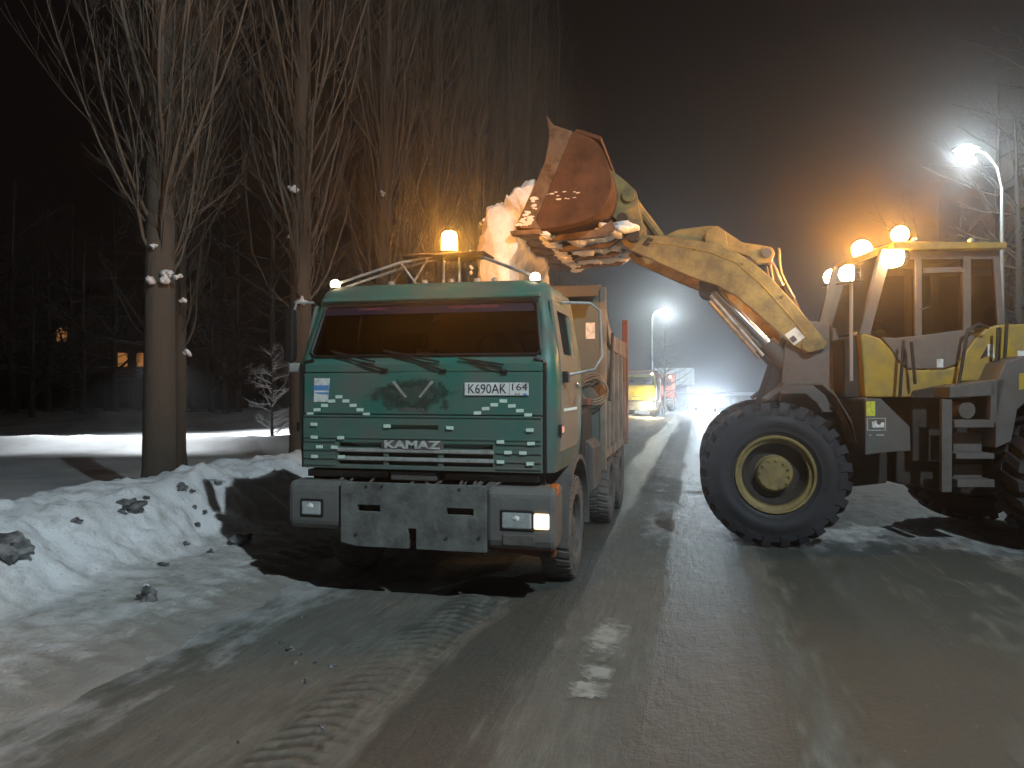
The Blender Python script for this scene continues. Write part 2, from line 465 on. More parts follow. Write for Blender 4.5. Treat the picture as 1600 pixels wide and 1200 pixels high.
# ------------------------------------------------------------------ ground materials
def road_material():
    m = bpy.data.materials.new('slushy_road'); m.use_nodes = True
    nt = m.node_tree; N = nt.nodes; L = nt.links; b = N['Principled BSDF']
    tc = N.new('ShaderNodeTexCoord')
    def noise(scale, st, det=6, rough=.6):
        mp = N.new('ShaderNodeMapping'); mp.inputs['Scale'].default_value = st
        n = N.new('ShaderNodeTexNoise'); n.inputs['Scale'].default_value = scale; n.inputs['Detail'].default_value = det
        n.inputs['Roughness'].default_value = rough
        L.new(tc.outputs['Object'], mp.inputs[0]); L.new(mp.outputs[0], n.inputs['Vector']); return n.outputs['Fac']
    def attr(n):
        a = N.new('ShaderNodeAttribute'); a.attribute_name = n; return a.outputs['Fac']
    def math_(op, a, bb, clamp=False):
        k = N.new('ShaderNodeMath'); k.operation = op; k.use_clamp = clamp
        for i, q in enumerate((a, bb)):
            if isinstance(q, (int, float)): k.inputs[i].default_value = q
            else: L.new(q, k.inputs[i])
        return k.outputs[0]
    def mix(f, a, c):
        k = N.new('ShaderNodeMix'); k.data_type = 'RGBA'
        L.new(f, k.inputs[0])
        for i, q in ((6, a), (7, c)):
            if isinstance(q, tuple): k.inputs[i].default_value = (*q, 1)
            else: L.new(q, k.inputs[i])
        return k.outputs[2]
    n1 = noise(1.6, (1.6, .22, 1), 8, .65); n2 = noise(26, (1, .8, 1), 5, .7); n3 = noise(5.5, (1, .55, 1), 7, .65)
    n4 = noise(9, (1.6, .20, 1), 8, .75); n5 = noise(120, (1, 1, 1), 3, .6)
    asph = mix(n2, (.042, .049, .046), (.096, .106, .098))
    slush = mix(n3, (.130, .145, .128), (.255, .278, .248))
    slush = mix(math_('MULTIPLY', math_('SUBTRACT', n4, .46), 5, True), mix(n3, (.10, .105, .094), (.188, .194, .176)), slush)
    slush = mix(math_('MULTIPLY', n2, .6), slush, (.07, .062, .05))
    snow = mix(n3, (.25, .262, .262), (.52, .54, .55))
    # slush mask
    f1 = math_('ADD', attr('slush'), math_('MULTIPLY', math_('SUBTRACT', n1, .5), 1.5))
    f1 = math_('ADD', f1, math_('MULTIPLY', math_('SUBTRACT', n3, .5), .8))
    f1 = math_('ADD', f1, math_('MULTIPLY', math_('SUBTRACT', n4, .5), .9))
    f1 = math_('MULTIPLY', math_('SUBTRACT', f1, .28), 2.8, True)
    f2 = math_('ADD', attr('snow'), math_('MULTIPLY', math_('SUBTRACT', n3, .5), .9))
    f2 = math_('ADD', f2, math_('MULTIPLY', math_('SUBTRACT', n1, .5), 1.1))
    f2 = math_('MULTIPLY', math_('SUBTRACT', f2, .35), 2.2, True)
    c = mix(f2, mix(f1, asph, slush), snow)
    c = mix(math_('MULTIPLY', math_('SUBTRACT', n5, .66), 6, True), c, (.05, .049, .046))
    c = mix(math_('MULTIPLY', math_('SUBTRACT', n2, .66), 6, True), c, (.32, .32, .31))
    L.new(c, b.inputs['Base Color'])
    r = math_('ADD', math_('MULTIPLY', f1, .3), .45)
    L.new(r, b.inputs['Roughness'])
    b.inputs['Specular IOR Level'].default_value = .35
    bp = N.new('ShaderNodeBump'); bp.inputs['Strength'].default_value = .6; bp.inputs['Distance'].default_value = .03
    L.new(math_('ADD', math_('ADD', math_('MULTIPLY', n2, .35), n3), math_('MULTIPLY', n4, .8)), bp.inputs['Height']); L.new(bp.outputs[0], b.inputs['Normal'])
    return m

def bank_material():
    m = bpy.data.materials.new('ploughed_snow'); m.use_nodes = True
    nt = m.node_tree; N = nt.nodes; L = nt.links; b = N['Principled BSDF']
    tc = N.new('ShaderNodeTexCoord')
    a = N.new('ShaderNodeAttribute'); a.attribute_name = 'dirt'
    n = N.new('ShaderNodeTexNoise'); n.inputs['Scale'].default_value = 4.5; n.inputs['Detail'].default_value = 8; n.inputs['Roughness'].default_value = .65
    n2 = N.new('ShaderNodeTexNoise'); n2.inputs['Scale'].default_value = 34; n2.inputs['Detail'].default_value = 5
    L.new(tc.outputs['Object'], n.inputs['Vector']); L.new(tc.outputs['Object'], n2.inputs['Vector'])
    k = N.new('ShaderNodeMath'); k.operation = 'MULTIPLY_ADD'; k.inputs[1].default_value = 1.5; k.inputs[2].default_value = -.75
    L.new(n.outputs['Fac'], k.inputs[0])
    k2 = N.new('ShaderNodeMath'); k2.operation = 'ADD'; k2.use_clamp = True
    L.new(k.outputs[0], k2.inputs[0]); L.new(a.outputs['Fac'], k2.inputs[1])
    x = N.new('ShaderNodeMix'); x.data_type = 'RGBA'
    x.inputs[6].default_value = (.82, .85, .88, 1); x.inputs[7].default_value = (.30, .292, .262, 1)
    L.new(k2.outputs[0], x.inputs[0])
    # dark specks of grit
    r = N.new('ShaderNodeValToRGB'); r.color_ramp.elements[0].position = .66; r.color_ramp.elements[1].position = .74
    L.new(n2.outputs['Fac'], r.inputs[0])
    x2 = N.new('ShaderNodeMix'); x2.data_type = 'RGBA'; x2.inputs[7].default_value = (.16, .155, .145, 1)
    L.new(r.outputs[0], x2.inputs[0]); L.new(x.outputs[2], x2.inputs[6])
    fa = N.new('ShaderNodeAttribute'); fa.attribute_name = 'foot'
    fm = N.new('ShaderNodeMath'); fm.operation = 'MULTIPLY_ADD'; fm.inputs[1].default_value = 1.6; fm.inputs[2].default_value = -.8
    L.new(n.outputs['Fac'], fm.inputs[0])
    fs_ = N.new('ShaderNodeMath'); fs_.operation = 'ADD'; fs_.use_clamp = True
    L.new(fm.outputs[0], fs_.inputs[0]); L.new(fa.outputs['Fac'], fs_.inputs[1])
    x3 = N.new('ShaderNodeMix'); x3.data_type = 'RGBA'; x3.inputs[7].default_value = (.27, .265, .245, 1)
    L.new(fs_.outputs[0], x3.inputs[0]); L.new(x2.outputs[2], x3.inputs[6])
    L.new(x3.outputs[2], b.inputs['Base Color'])
    b.inputs['Roughness'].default_value = .8
    bp = N.new('ShaderNodeBump'); bp.inputs['Strength'].default_value = .6; bp.inputs['Distance'].default_value = .03
    s = N.new('ShaderNodeMath'); s.operation = 'ADD'; L.new(n.outputs['Fac'], s.inputs[0]); L.new(n2.outputs['Fac'], s.inputs[1])
    L.new(s.outputs[0], bp.inputs['Height']); L.new(bp.outputs[0], b.inputs['Normal'])
    return m

def grid_obj(name, xs, ys, hfun, m, attrs=None):
    X, Y = np.meshgrid(xs, ys, indexing='ij')
    Z = hfun(X, Y)
    n, k = X.shape
    V = np.stack([X, Y, Z], -1).reshape(-1, 3)
    i = np.arange(n - 1)[:, None] * k + np.arange(k - 1)[None, :]
    F = np.stack([i, i + k, i + k + 1, i + 1], -1).reshape(-1, 4)
    me = bpy.data.meshes.new(name)
    me.vertices.add(len(V)); me.vertices.foreach_set('co', V.astype(np.float32).ravel())
    me.loops.add(len(F) * 4); me.loops.foreach_set('vertex_index', F.astype(np.int32).ravel())
    me.polygons.add(len(F)); me.polygons.foreach_set('loop_start', np.arange(0, len(F) * 4, 4, dtype=np.int32))
    me.update(calc_edges=True); me.validate()
    me.shade_smooth()
    for an, fn in (attrs or {}).items():
        at = me.attributes.new(an, 'FLOAT', 'POINT'); at.data.foreach_set('value', fn(X, Y).astype(np.float32).ravel())
    me.materials.append(m)
    o = bpy.data.objects.new(name, me); COL.objects.link(o)
    return tag(o, kind='structure')

def far_steps(a, b, s0, g):
    out = [a]; s = s0
    while out[-1] < b:
        out.append(out[-1] + s); s *= g
    return out

def slush_at(X, Y):
    wob = .18 * fbm(Y * .5, X * 0 + 1.7, 2)
    x = X + wob
    s = np.ones_like(X) * .62
    s = s - .62 * (sst(-.42, -.22, x) - sst(.25, .62, x))                # bare wheel track beside the lane mark
    s = s - .5 * (sst(-1.85, -1.55, x) - sst(-1.2, -.95, x))             # second bare track
    s = s - .18 * sst(.7, 1.1, x) * (1 - sst(1.3, 2.2, x))
    s = s + .2 * sst(-2.2, -2.9, x) - .34 * sst(.45, .95, x)
    xt = X + .05 * np.sin(Y * .7)
    tm = sst(-2.28, -2.18, xt) * (1 - sst(-1.86, -1.76, xt)) * sst(9.5, 6.0, Y)
    s = s + tm * (.6 * sst(-.2, .4, np.sin((Y + np.abs(X + 2.0) * .5) * 2 * math.pi / .13)) - .35)
    return s
def snow_at(X, Y):
    s = .75 * sst(8.2, 11.0, Y + .6 * fbm(X * .9, Y * .4, 3)) * sst(-1.2, -.4, X)
    s = s + .45 * sst(11.5, 22, Y)
    s = s + .85 * sst(-2.5, -4.0, X + .6 * fbm(Y * .9, X * .5, 3)) + .22 * sst(-2.3, -3.2, X) * sst(5.5, 8, Y)
    return s - .1

M_ROAD = road_material()
M_BANK = bank_material()
road_xs = np.arange(-6.0, 8.01, .055)
road_ys = np.array(list(np.arange(1.2, 14, .042)) + far_steps(14, 130, .06, 1.035))
grid_obj('road', road_xs, road_ys, road_h, M_ROAD, {'slush': slush_at, 'snow': snow_at})

def bank_dirt(X, Y):
    d = .75 * (1 - sst(-4.8, -5.9, X + .3 * fbm(Y * .8, X, 2))) + .55 * (1 - sst(-3.7, -4.5, X + .4 * fbm(Y * .9, X, 2)))
    return d - .08 + .25 * np.maximum(0, fbm(X * 2.5 + 9, Y * 2.5, 3) * 2 - .1)
def bank_foot(X, Y):
    x = X + .55 * fbm(Y * .35, X * 0 + 3.1, 3) + .25 * fbm(Y * 1.3, X * .8, 3)
    f = 1.15 * (1 - sst(-3.75, -4.75, x + .5 * fbm(X * 1.4, Y * 1.4, 3)))
    tm = sst(-3.85, -4.0, x) * (1 - sst(-4.5, -4.7, x))
    return f - .75 * (np.sin((Y + X * .35) * 2 * math.pi / .27) > 0.1) * tm
bank_xs = np.arange(-9.2, -3.55, .045)
bank_ys = np.array(list(np.arange(2.6, 16, .045)) + far_steps(16, 90, .06, 1.03))
grid_obj('snow_bank', bank_xs, bank_ys, bank_h, M_BANK, {'dirt': bank_dirt, 'foot': bank_foot})

def field_h(X, Y):
    d = -X
    z = .10 + .14 * fbm(X * .35, Y * .35, 4)
    c = (X * .972 + Y * .235); dep = (-X * .235 + Y * .972)
    z = z + .38 * np.exp(-((dep - 24 - 1.2 * fbm(c * .4, dep * 0, 2)) / 1.2) ** 2) * sst(4, 9, -X - 4) + .18 * fbm(X * 1.3, Y * 1.3, 3) * np.exp(-((dep - 24) / 2.0) ** 2)
    z = z + .55 * sst(35, 42, dep) * sst(10, 14, -X) + .3 * fbm(X * .8, Y * .8, 3) * sst(33, 40, dep)
    return z * sst(7.4, 8.6, d) - .02
field_xs = np.arange(-70, -7.2, .32)
field_ys = np.arange(-4, 90, .36)
grid_obj('snow_field', field_xs, field_ys, field_h, mat('packed_park_snow', (.62, .64, .66), .8, 0, .10, 1.2, (.42, .43, .43), .35, .5, .3, 7))

def verge_h(X, Y):
    return (.55 * sst(8.0, 9.0, X) + .25 * fbm(X * 1.1, Y * 1.1, 4)) * sst(7.6, 8.4, X) - .03
grid_obj('snow_verge', np.arange(7.5, 40, .3), np.arange(-12, 120, .4), verge_h, M_SNOW)

g = MB().box(-300, 300, -60, 500, -.4, -.09).build('ground', M_SNOW); tag(g, kind='structure')

# worn lane paint, three leftover patches
def paint_patch(corners, seed):
    rnd = random.Random(seed); pts = []
    for a, b in zip(corners, corners[1:] + corners[:1]):
        for k in range(7):
            t = k / 7
            x, y, _ = P(a[0] + (b[0] - a[0]) * t, a[1] + (b[1] - a[1]) * t, 1) and D(a[0] + (b[0] - a[0]) * t, a[1] + (b[1] - a[1]) * t, CAMH * 1200 / ((a[1] + (b[1] - a[1]) * t) - 608))
            pts.append((x + rnd.uniform(-.025, .025), y + rnd.uniform(-.05, .05)))
    mb = MB(); n = len(pts); cx = sum(p[0] for p in pts) / n; cy_ = sum(p[1] for p in pts) / n
    vs = []
    for r in (0, .5, 1):
        for p in pts:
            x = cx + (p[0] - cx) * r; y = cy_ + (p[1] - cy_) * r
            vs.append((x, y, float(road_h(x, y)) + .007))
    fs = [(r * n + i, r * n + (i + 1) % n, (r + 1) * n + (i + 1) % n, (r + 1) * n + i) for r in range(2) for i in range(n)]
    mb.add(vs, fs)
    return mb
for k, cs in enumerate(([(930, 960), (984, 972), (974, 1038), (895, 1028)], [(902, 1040), (966, 1036), (958, 1066), (900, 1062)],
                        [(880, 1068), (960, 1064), (950, 1090), (880, 1096)])):
    pp_ = paint_patch(cs, k); xs_ = [v[0] for v in pp_.v]; ys_ = [v[1] for v in pp_.v]
    mc = worn('worn_lane_paint', (.30, .31, .29), ((max(xs_) + min(xs_)) / 2, (max(ys_) + min(ys_)) / 2, 0), ((max(xs_) - min(xs_)) * .62, (max(ys_) - min(ys_)) * .62, 1), .60, 9)
    tag(pp_.build('lane_marking', mc, fix=False), kind='structure')

# ------------------------------------------------------------------ wheels
def tyre_mesh(R, W, rim, lugs, lug_h, depth_a, skew):
    mb = MB(); h = W / 2
    prof = [(-h * .55, rim), (-h * .86, rim + .03), (-h * .93, rim + (R - rim) * .16), (-h * .965, rim + (R - rim) * .18), (-h * .975, rim + (R - rim) * .30), (-h * 1.0, rim + (R - rim) * .34), (-h * 1.0, rim + (R - rim) * .52), (-h * .975, rim + (R - rim) * .56), (-h * .96, R - lug_h * 1.3), (-h * .80, R - lug_h), (0, R - lug_h * .9),
            (h * .80, R - lug_h), (h * .96, R - lug_h * 1.3), (h * .975, rim + (R - rim) * .56), (h * 1.0, rim + (R - rim) * .52), (h * 1.0, rim + (R - rim) * .34), (h * .975, rim + (R - rim) * .30), (h * .965, rim + (R - rim) * .18), (h * .93, rim + (R - rim) * .16), (h * .86, rim + .03), (h * .55, rim)]
    mb.lathe((0, 0, 0), prof, 48)
    pt = lambda a, f, r: (a, r * math.cos(f), r * math.sin(f))
    for k in range(lugs):
        for sd in (-1, 1):
            f0 = 2 * math.pi * (k + (.5 if sd > 0 else 0)) / lugs
            wv = math.pi / lugs * depth_a
            secs = [(.05, 0.0, R), (.55, skew * .5, R), (.90, skew, R - .01), (1.01, skew * 1.15, R - lug_h * 1.5)]
            vs = []
            for (a, sk, r) in secs:
                for (df, dr) in ((-wv, -lug_h * 1.1), (-wv * .8, 0), (wv * .8, 0), (wv, -lug_h * 1.1)):
                    vs.append(pt(sd * h * a, f0 + sk + df, r + dr))
            fs = []
            for i in range(3):
                for j in range(3):
                    fs.append((i * 4 + j, i * 4 + j + 1, (i + 1) * 4 + j + 1, (i + 1) * 4 + j))
            fs += [(0, 1, 2, 3), (12, 13, 14, 15)]
            mb.add(vs, fs)
    return mb

def make_loader_wheel():
    mb = MB()
    R = .44
    prof = [(.10, .0), (.10, .20), (.06, .25), (.04, .30), (.10, .36), (.20, .385), (.24, .39), (.255, .43), (.275, .455), (.25, .47), (.20, .455), (-.22, .455)]
    w = mb.lathe((0, 0, 0), prof, 40).build('wheel', M_YELD, smooth=True)
    t = tyre_mesh(.878, .64, .445, 24, .06, .60, .12).build('tyre', M_LRUB, w, smooth=True, angle=30)
    hub = MB(); hub.lathe((0, 0, 0), [(.08, .21), (.19, .205), (.205, .19), (.21, .0)], 32)
    for k in range(12):
        a = 2 * math.pi * k / 12
        hub.lathe((.0, .17 * math.cos(a), .17 * math.sin(a)), [(.20, .017), (.226, .017), (.228, 0)], 6)
    hub.build('hub', M_YELD, w, smooth=True)
    MB().lathe((0, 0, 0), [(.085, .19), (.075, .25), (.07, .30), (.115, .352), (.18, .375)], 36).build('wheel_disc', M_CAST, w, smooth=True)
    ring = MB(); ring.lathe((0, 0, 0), [(.275, .43), (.30, .44), (.305, .462), (.28, .475), (.26, .46)], 40)
    ring.build('lock_ring', M_YELD, w, smooth=True)
    return w

def make_truck_wheel(rim_mat, tyre_mat, outs=1):
    prof = [(.02, .0), (.02, .12), (.0, .17), (-.06, .20), (-.06, .25), (.09, .265), (.11, .29), (.13, .30)]
    w = MB().lathe((0, 0, 0), [(a * outs, r) for a, r in prof], 28).build('wheel', rim_mat, smooth=True)
    tyre_mesh(.52, .29, .285, 32, .018, .7, .05).build('tyre', tyre_mat, w, smooth=True, angle=30)
    hub = MB().lathe((0, 0, 0), [(0., .15), (.05 * outs, .145), (.07 * outs, .11), (.11 * outs, .10), (.115 * outs, 0)], 20)
    for k in range(10):
        a = 2 * math.pi * k / 10
        c = (0, .185 * math.cos(a), .185 * math.sin(a))
        hub.lathe(c, [(-.05 * outs, .016), (.015 * outs, .016), (.017 * outs, 0)], 6)
    hub.build('hub', rim_mat, w, smooth=True)
    return w

# ------------------------------------------------------------------ tipper truck
TX, TY = -2.43, 6.4
def L_(px, py, yl):
    p = P(px, py, TY + yl); return (p[0] - TX, p[2])

CAB_ROWS = [  # z, half width, front y, back y, corner radius
    (1.17, 1.22, .16, 1.52, .10), (1.40, 1.245, .135, 1.54, .11), (1.66, 1.25, .13, 1.55, .11), (1.95, 1.25, .13, 1.55, .11),
    (2.10, 1.245, .135, 1.55, .12), (2.16, 1.24, .15, 1.55, .13), (2.20, 1.235, .165, 1.55, .13), (2.45, 1.195, .255, 1.54, .12),
    (2.70, 1.155, .345, 1.53, .12), (2.76, 1.145, .365, 1.53, .12), (2.84, 1.12, .40, 1.52, .13), (2.89, 1.06, .46, 1.48, .13), (2.915, .95, .58, 1.40, .12)]
FR = [-1, -.5, 0, .5, 1]
SIDE = [.06, .30, .62, .85, 1.]
def cab_section(row):
    z, w, yf, yb, r = row
    pts = []
    for f in FR: pts.append((f * (w - r), yf - .025 * (1 - f * f), z))
    for k in (1, 2, 3):
        a = math.pi / 2 * k / 4
        pts.append((w - r + r * math.sin(a), yf + r - r * math.cos(a), z))
    y0 = yf + r
    for f in [0] + SIDE: pts.append((w, y0 + (yb - y0) * f, z))
    left = [(-x, y, zz) for x, y, zz in pts[len(FR):]]
    pts += [(0, yb, z)]
    pts += left[::-1]
    return pts

def cab_x(z):
    for a, b in zip(CAB_ROWS, CAB_ROWS[1:]):
        if a[0] <= z <= b[0]:
            t = (z - a[0]) / (b[0] - a[0]); return a[1] + (b[1] - a[1]) * t
    return 1.2
def cab_yf(z):
    for a, b in zip(CAB_ROWS, CAB_ROWS[1:]):
        if a[0] <= z <= b[0]:
            t = (z - a[0]) / (b[0] - a[0]); return a[2] + (b[2] - a[2]) * t
    return .15

def make_truck(root, hero, paint, paint_side, body_main, body_head, tail_mat, head_emit):
    secs = [cab_section(r) for r in CAB_ROWS]
    n = len(secs[0]); nf = len(FR); mb = MB()
    for s in secs: mb.v += s
    # columns: front 0..nf-2 ; right corner ; right side ; back ; left side ; left corner
    iS = nf + 3                       # first right side point
    hole = set()
    for k, r in enumerate(CAB_ROWS[:-1]):
        if 2.195 < r[0] and CAB_ROWS[k + 1][0] < 2.705:
            for i in range(nf - 1): hole.add((k, i))
            hole.add((k, iS + 1)); hole.add((k, iS + 2))
            for i in (n - 1 - 3 - 2, n - 1 - 3 - 3): hole.add((k, i - 1 + 0))
    for k in range(len(secs) - 1):
        for i in range(n):
            if (k, i) in hole: continue
            j = (i + 1) % n
            mb.f.append((k * n + i, k * n + j, (k + 1) * n + j, (k + 1) * n + i))
    mb.f.append(tuple((len(secs) - 1) * n + i for i in range(n)))
    mb.f.append(tuple(range(n - 1, -1, -1)))
    cab = mb.build('cab', paint, root, smooth=True, solid=.03, angle=40)
    # windscreen
    g = MB(); rows = [r for r in CAB_ROWS if 2.15 < r[0] < 2.77]
    for r in rows:
        z, w, yf, yb, rr = r
        for f in FR: g.v.append((f * (w - rr), yf - .025 * (1 - f * f) + .012, z))
    for k in range(len(rows) - 1):
        for i in range(nf - 1):
            a = k * nf + i; g.f.append((a, a + 1, a + nf + 1, a + nf))
    ws = g.build('windscreen', M_GLASS, root, smooth=True)
    r0, r1 = CAB_ROWS[6], CAB_ROWS[8]
    def wsp(f, z, off=-.006):
        t = (z - r0[0]) / (r1[0] - r0[0]); w = r0[1] + (r1[1] - r0[1]) * t; yf = r0[2] + (r1[2] - r0[2]) * t
        return (f * (w - .125), yf - .025 * (1 - f * f) + off, z)
    loop = [wsp(f, 2.205) for f in (-.96, -.5, 0, .5, .96)] + [wsp(.995, 2.24), wsp(.995, 2.66), wsp(.96, 2.695)] + \
           [wsp(f, 2.695) for f in (.5, 0, -.5, -.96)] + [wsp(-.995, 2.66), wsp(-.995, 2.24), wsp(-.96, 2.205)]
    MB().tube(loop, .017, 6).build('gasket', M_BLACK, ws, smooth=True)
    if hero:
        st = MB()
        for z in (2.60, 2.70):
            for f in FR: st.v.append(wsp(f * .99, z, .004))
        for i in range(nf - 1): st.f.append((i, i + 1, i + nf + 1, i + nf))
        st.build('sun_strip', M_STRIP, ws)
        rnd = random.Random(3)
        for (fa, fb) in ((-.66, -.38), (.20, .66)):      # pink print on the strip, too blurred to read
            f = fa; pm = MB()
            while f < fb:
                wd = rnd.uniform(.012, .024)
                p = wsp(f, 2.652, -.002); hh = rnd.uniform(.009, .014)
                pm.box(p[0], p[0] + wd, p[1] - .001, p[1] + .001, p[2] - hh, p[2] + hh * .8)
                f += (wd + .006) / 1.05
            pm.build('strip_print', M_PINK, ws)
        MB().box(-.10, .12, .30, .31, 2.225, 2.275).build('paper_card', M_WHITE, ws)
        MB().blob((.02, .42, 2.55), .03, 2, .2, 4).build('hanging_ornament', M_WHITE, ws)
    # inside: seats, dash, wheel
    for sx in (-.62, .62):
        s = MB().box(sx - .26, sx + .26, .85, 1.35, 1.75, 1.92); s.box(sx - .25, sx + .25, 1.28, 1.42, 1.9, 2.5)
        s.build('seat', M_SEAT, root, bevel=.04)
    MB().prismX([(.22, 1.9), (.22, 2.16), (.40, 2.19), (.55, 2.08), (.55, 1.9)], -1.12, 1.12).build('dashboard', M_BLACK, root, bevel=.01)
    st = MB(); st.tube([(.62 + .23 * math.cos(a), .66 - .11 * math.sin(a), 2.24 + .19 * math.sin(a)) for a in np.linspace(0, 2 * math.pi, 25)], .015, 6, False)
    st.tube([(.62, .66, 2.24), (.62, .45, 2.0)], .025, 6)
    st.build('steering_wheel', M_BLACK, root, smooth=True)
    # doors with window
    for sx in (-1, 1):
        ys = [.30, .40, .52, 1.20, 1.30]; zs = [1.34, 1.5, 1.7, 1.95, 2.14, 2.22, 2.40, 2.62, 2.70]
        holes = {(2, 5), (2, 6)}
        d = plate_with_holes(ys, zs, holes, 0, .03)
        d.map(lambda p: (sx * (cab_x(p[2]) + .010 - p[1] * 1.0), p[0] + (.05 * (p[2] - 2.2) / .5 if p[2] > 2.2 and p[0] < .45 else 0), p[2]))
        door = d.build('door', paint_side, root, bevel=.006)
        gl = MB()
        zz = [2.21, 2.42, 2.63]
        for z in zz:
            for y in (.51, 1.21): gl.v.append((sx * (cab_x(z) - .01), y, z))
        for k in range(2): gl.f.append((k * 2, k * 2 + 1, k * 2 + 3, k * 2 + 2))
        gl.build('window', M_GLASS, door)
        if hero:
            MB().box(sx * 1.255, sx * 1.285, 1.10, 1.24, 1.93, 1.965).build('handle', M_CHROME, door, bevel=.006)
    MB().box(-1.135, -1.12, .50, 1.24, 2.17, 2.66).build('window_curtain', mat('grey_curtain', (.30, .30, .29), .9, 0, .15, 6, bump=.3, bscale=12, stretch=(1, 4, .3)), root)
    # side grime sheet (cab corner behind the door) and rear quarter
    if hero:
        for k in range(7):
            y = .42 + k * .11
            MB().box(1.258, 1.267, y, y + .06, 1.70, 1.725).build('side_tape', M_REFL, root)
        for sx in (-1, 1):
            MB().box(sx * 1.137, sx * 1.158, .10, .16, 1.175, 2.13).build('panel_gap', M_BLACK, root)
            MB().tube([(sx * 1.05, .12, 2.165), (sx * 1.13, .12, 2.15), (sx * 1.15, .12, 2.10)], .018, 6).build('corner_seal', M_BLACK, root, smooth=True)
    # front: cowl, hood, grille
    cowl = MB().prismX([(.105, 2.055), (.105, 2.125), (.145, 2.175), (.19, 2.175), (.19, 2.055)], -1.13, 1.13).build('cowl', paint, root, bevel=.006)
    hood = MB().box(-1.13, 1.13, .088, .125, 1.672, 2.047).build('hood_panel', paint, root, bevel=.008)
    xs = [-1.13, -.765, -.765 + .001, -.33, -.29, -.235, .175, .23, .27, .695, 1.13]
    xs = [-1.13, -.77, -.335, -.285, .185, .235, .69, 1.13]
    zs = [1.175, 1.215, 1.248, 1.290, 1.325, 1.372, 1.412, 1.47, 1.535, 1.575, 1.66]
    holes = set()
    for k in (1, 3):
        for i in (1, 3, 5): holes.add((i, k))
    for i in (1, 5): holes.add((i, 5))
    holes.add((3, 8))
    gp = plate_with_holes(xs, zs, holes, .075, .118)
    gr = gp.build('grille', paint, root, bevel=.005)
    MB().box(-.78, .70, .119, .129, 1.19, 1.62).build('grille_backing', M_BLACK, gr)
    for (za, zb) in ((1.217, 1.246), (1.292, 1.323), (1.374, 1.41)):
        pass
    for z in (1.465, 1.66):                         # pressed ribs across the panel
        MB().box(-1.12, 1.12, .064, .078, z - .014, z + .004).build('rib', paint, gr, bevel=.003)
    for z in (1.21, 1.27, 1.347, 1.425):
        for (xa, xb) in ((-1.12, -.80), (.72, 1.12)):
            MB().box(xa, xb, .062, .078, z - .010, z + .008).build('rib', paint, gr, bevel=.004)
    for z in (1.27, 1.347):
        MB().box(-.78, .70, .058, .08, z - .016, z + .016).build('slat', M_SILVER if hero else paint, gr, bevel=.005)
    name = MB().box(-.345, .235, .055, .078, 1.365, 1.435).build('name_plate', M_GRIME, gr, bevel=.005)
    if hero:
        text('lettering', 'KAMAZ', .098, mat('pale_letter_paint', (.50, .53, .51), .5, 0, .15, 20, (.25, .25, .23), .3, 14), name, (-.055, .055, 1.400), depth=.006, width=.53, bold=.0035)
        # V shaped emblem left over from a badge, and a faint script below it
        for sx in (-1, 1):
            MB().prismY([(-.055 + sx * .20, 1.965), (-.055 + sx * .175, 1.975), (-.055 + sx * .055, 1.83), (-.055 + sx * .075, 1.825)], .080, .090).build('emblem_bar', M_SILVER, hood)
        rnd = random.Random(5)
        sm = MB()
        for k in range(9):
            x = -.19 + k * .028; z = 1.70 + .004 * math.sin(k * 2.1)
            sm.box(x, x + .02, .083, .089, z, z + rnd.uniform(.02, .032))
        sm.build('worn_script', M_GRIME, hood)
        MB().prismY([(-.56, 1.68), (.44, 1.68), (.44, 2.03), (-.56, 2.03)], .0855, .0875).build('dirt_patch', worn('oily_dirt_on_teal', (.030, .062, .050), (-.055, .0865, 1.85), (.40, 1, .16), .52, 9), hood)
        # number plate
        (xa, za), (xb, zb) = L_(726, 620, .08), L_(826, 597, .08)
        pl = MB().box(xa, xb, .072, .084, za + .012, zb - .004).build('number_plate', M_WHITE, hood, bevel=.004)
        cz = (za + zb) / 2 + .004; wx = xb - xa
        text('number_text', 'K690AK', .118, M_INK, pl, (xa + wx * .355, .0715, cz - .002), depth=.0015, width=wx * .60)
        text('region_text', '164', .088, M_INK, pl, (xa + wx * .85, .0715, cz + .014), depth=.0015, width=wx * .235)
        MB().box(xa + wx * .705, xa + wx * .71, .0700, .0722, za + .016, zb - .008).build('divider', M_INK, pl)
        text('country_text', 'RUS', .026, M_INK, pl, (xa + wx * .83, .0715, cz - .045), depth=.001)
        fl = MB().box(xa + wx * .92, xa + wx * .975, .0704, .0722, cz - .055, cz - .038); fl.build('flag_mark', M_BLUE, pl)
        # blue and white sticker
        c = [L_(490, 628, .08), L_(512, 628, .08), L_(515, 591, .08), L_(491, 591, .08)]
        MB().prismY(c, .083, .087).build('sticker', M_WHITE, hood)
        c = [L_(489.5, 610, .08), L_(513.5, 610, .08), L_(514, 602, .08), L_(490, 602, .08)]
        sb = MB().prismY(c, .0815, .0828)
        c = [L_(497, 615.5, .08), L_(513, 616.5, .08), L_(513.2, 613, .08), L_(490, 613, .08)]
        sb.prismY(c, .0815, .0828).build('sticker_print', M_BLUE, hood)
        # reflective tape pieces
        Z = lambda a, b: (460 + a / 4, 560 + b / 4)
        up = [(97, 347), (140, 321), (187, 294), (232, 267), (277, 240), (320, 266), (365, 294), (409, 321), (449, 350),
              (1090, 373), (1143, 341), (1194, 314), (1248, 290), (1305, 266), (1358, 297), (1408, 327), (1460, 354), (1514, 380)]
        lo = [(129, 411), (585, 422), (976, 433), (1474, 447), (131, 491), (296, 494), (1291, 521), (1482, 531), (163, 551), (257, 554),
              (1338, 587), (1431, 590), (133, 611), (302, 613), (1291, 645), (1476, 657)]
        me = None
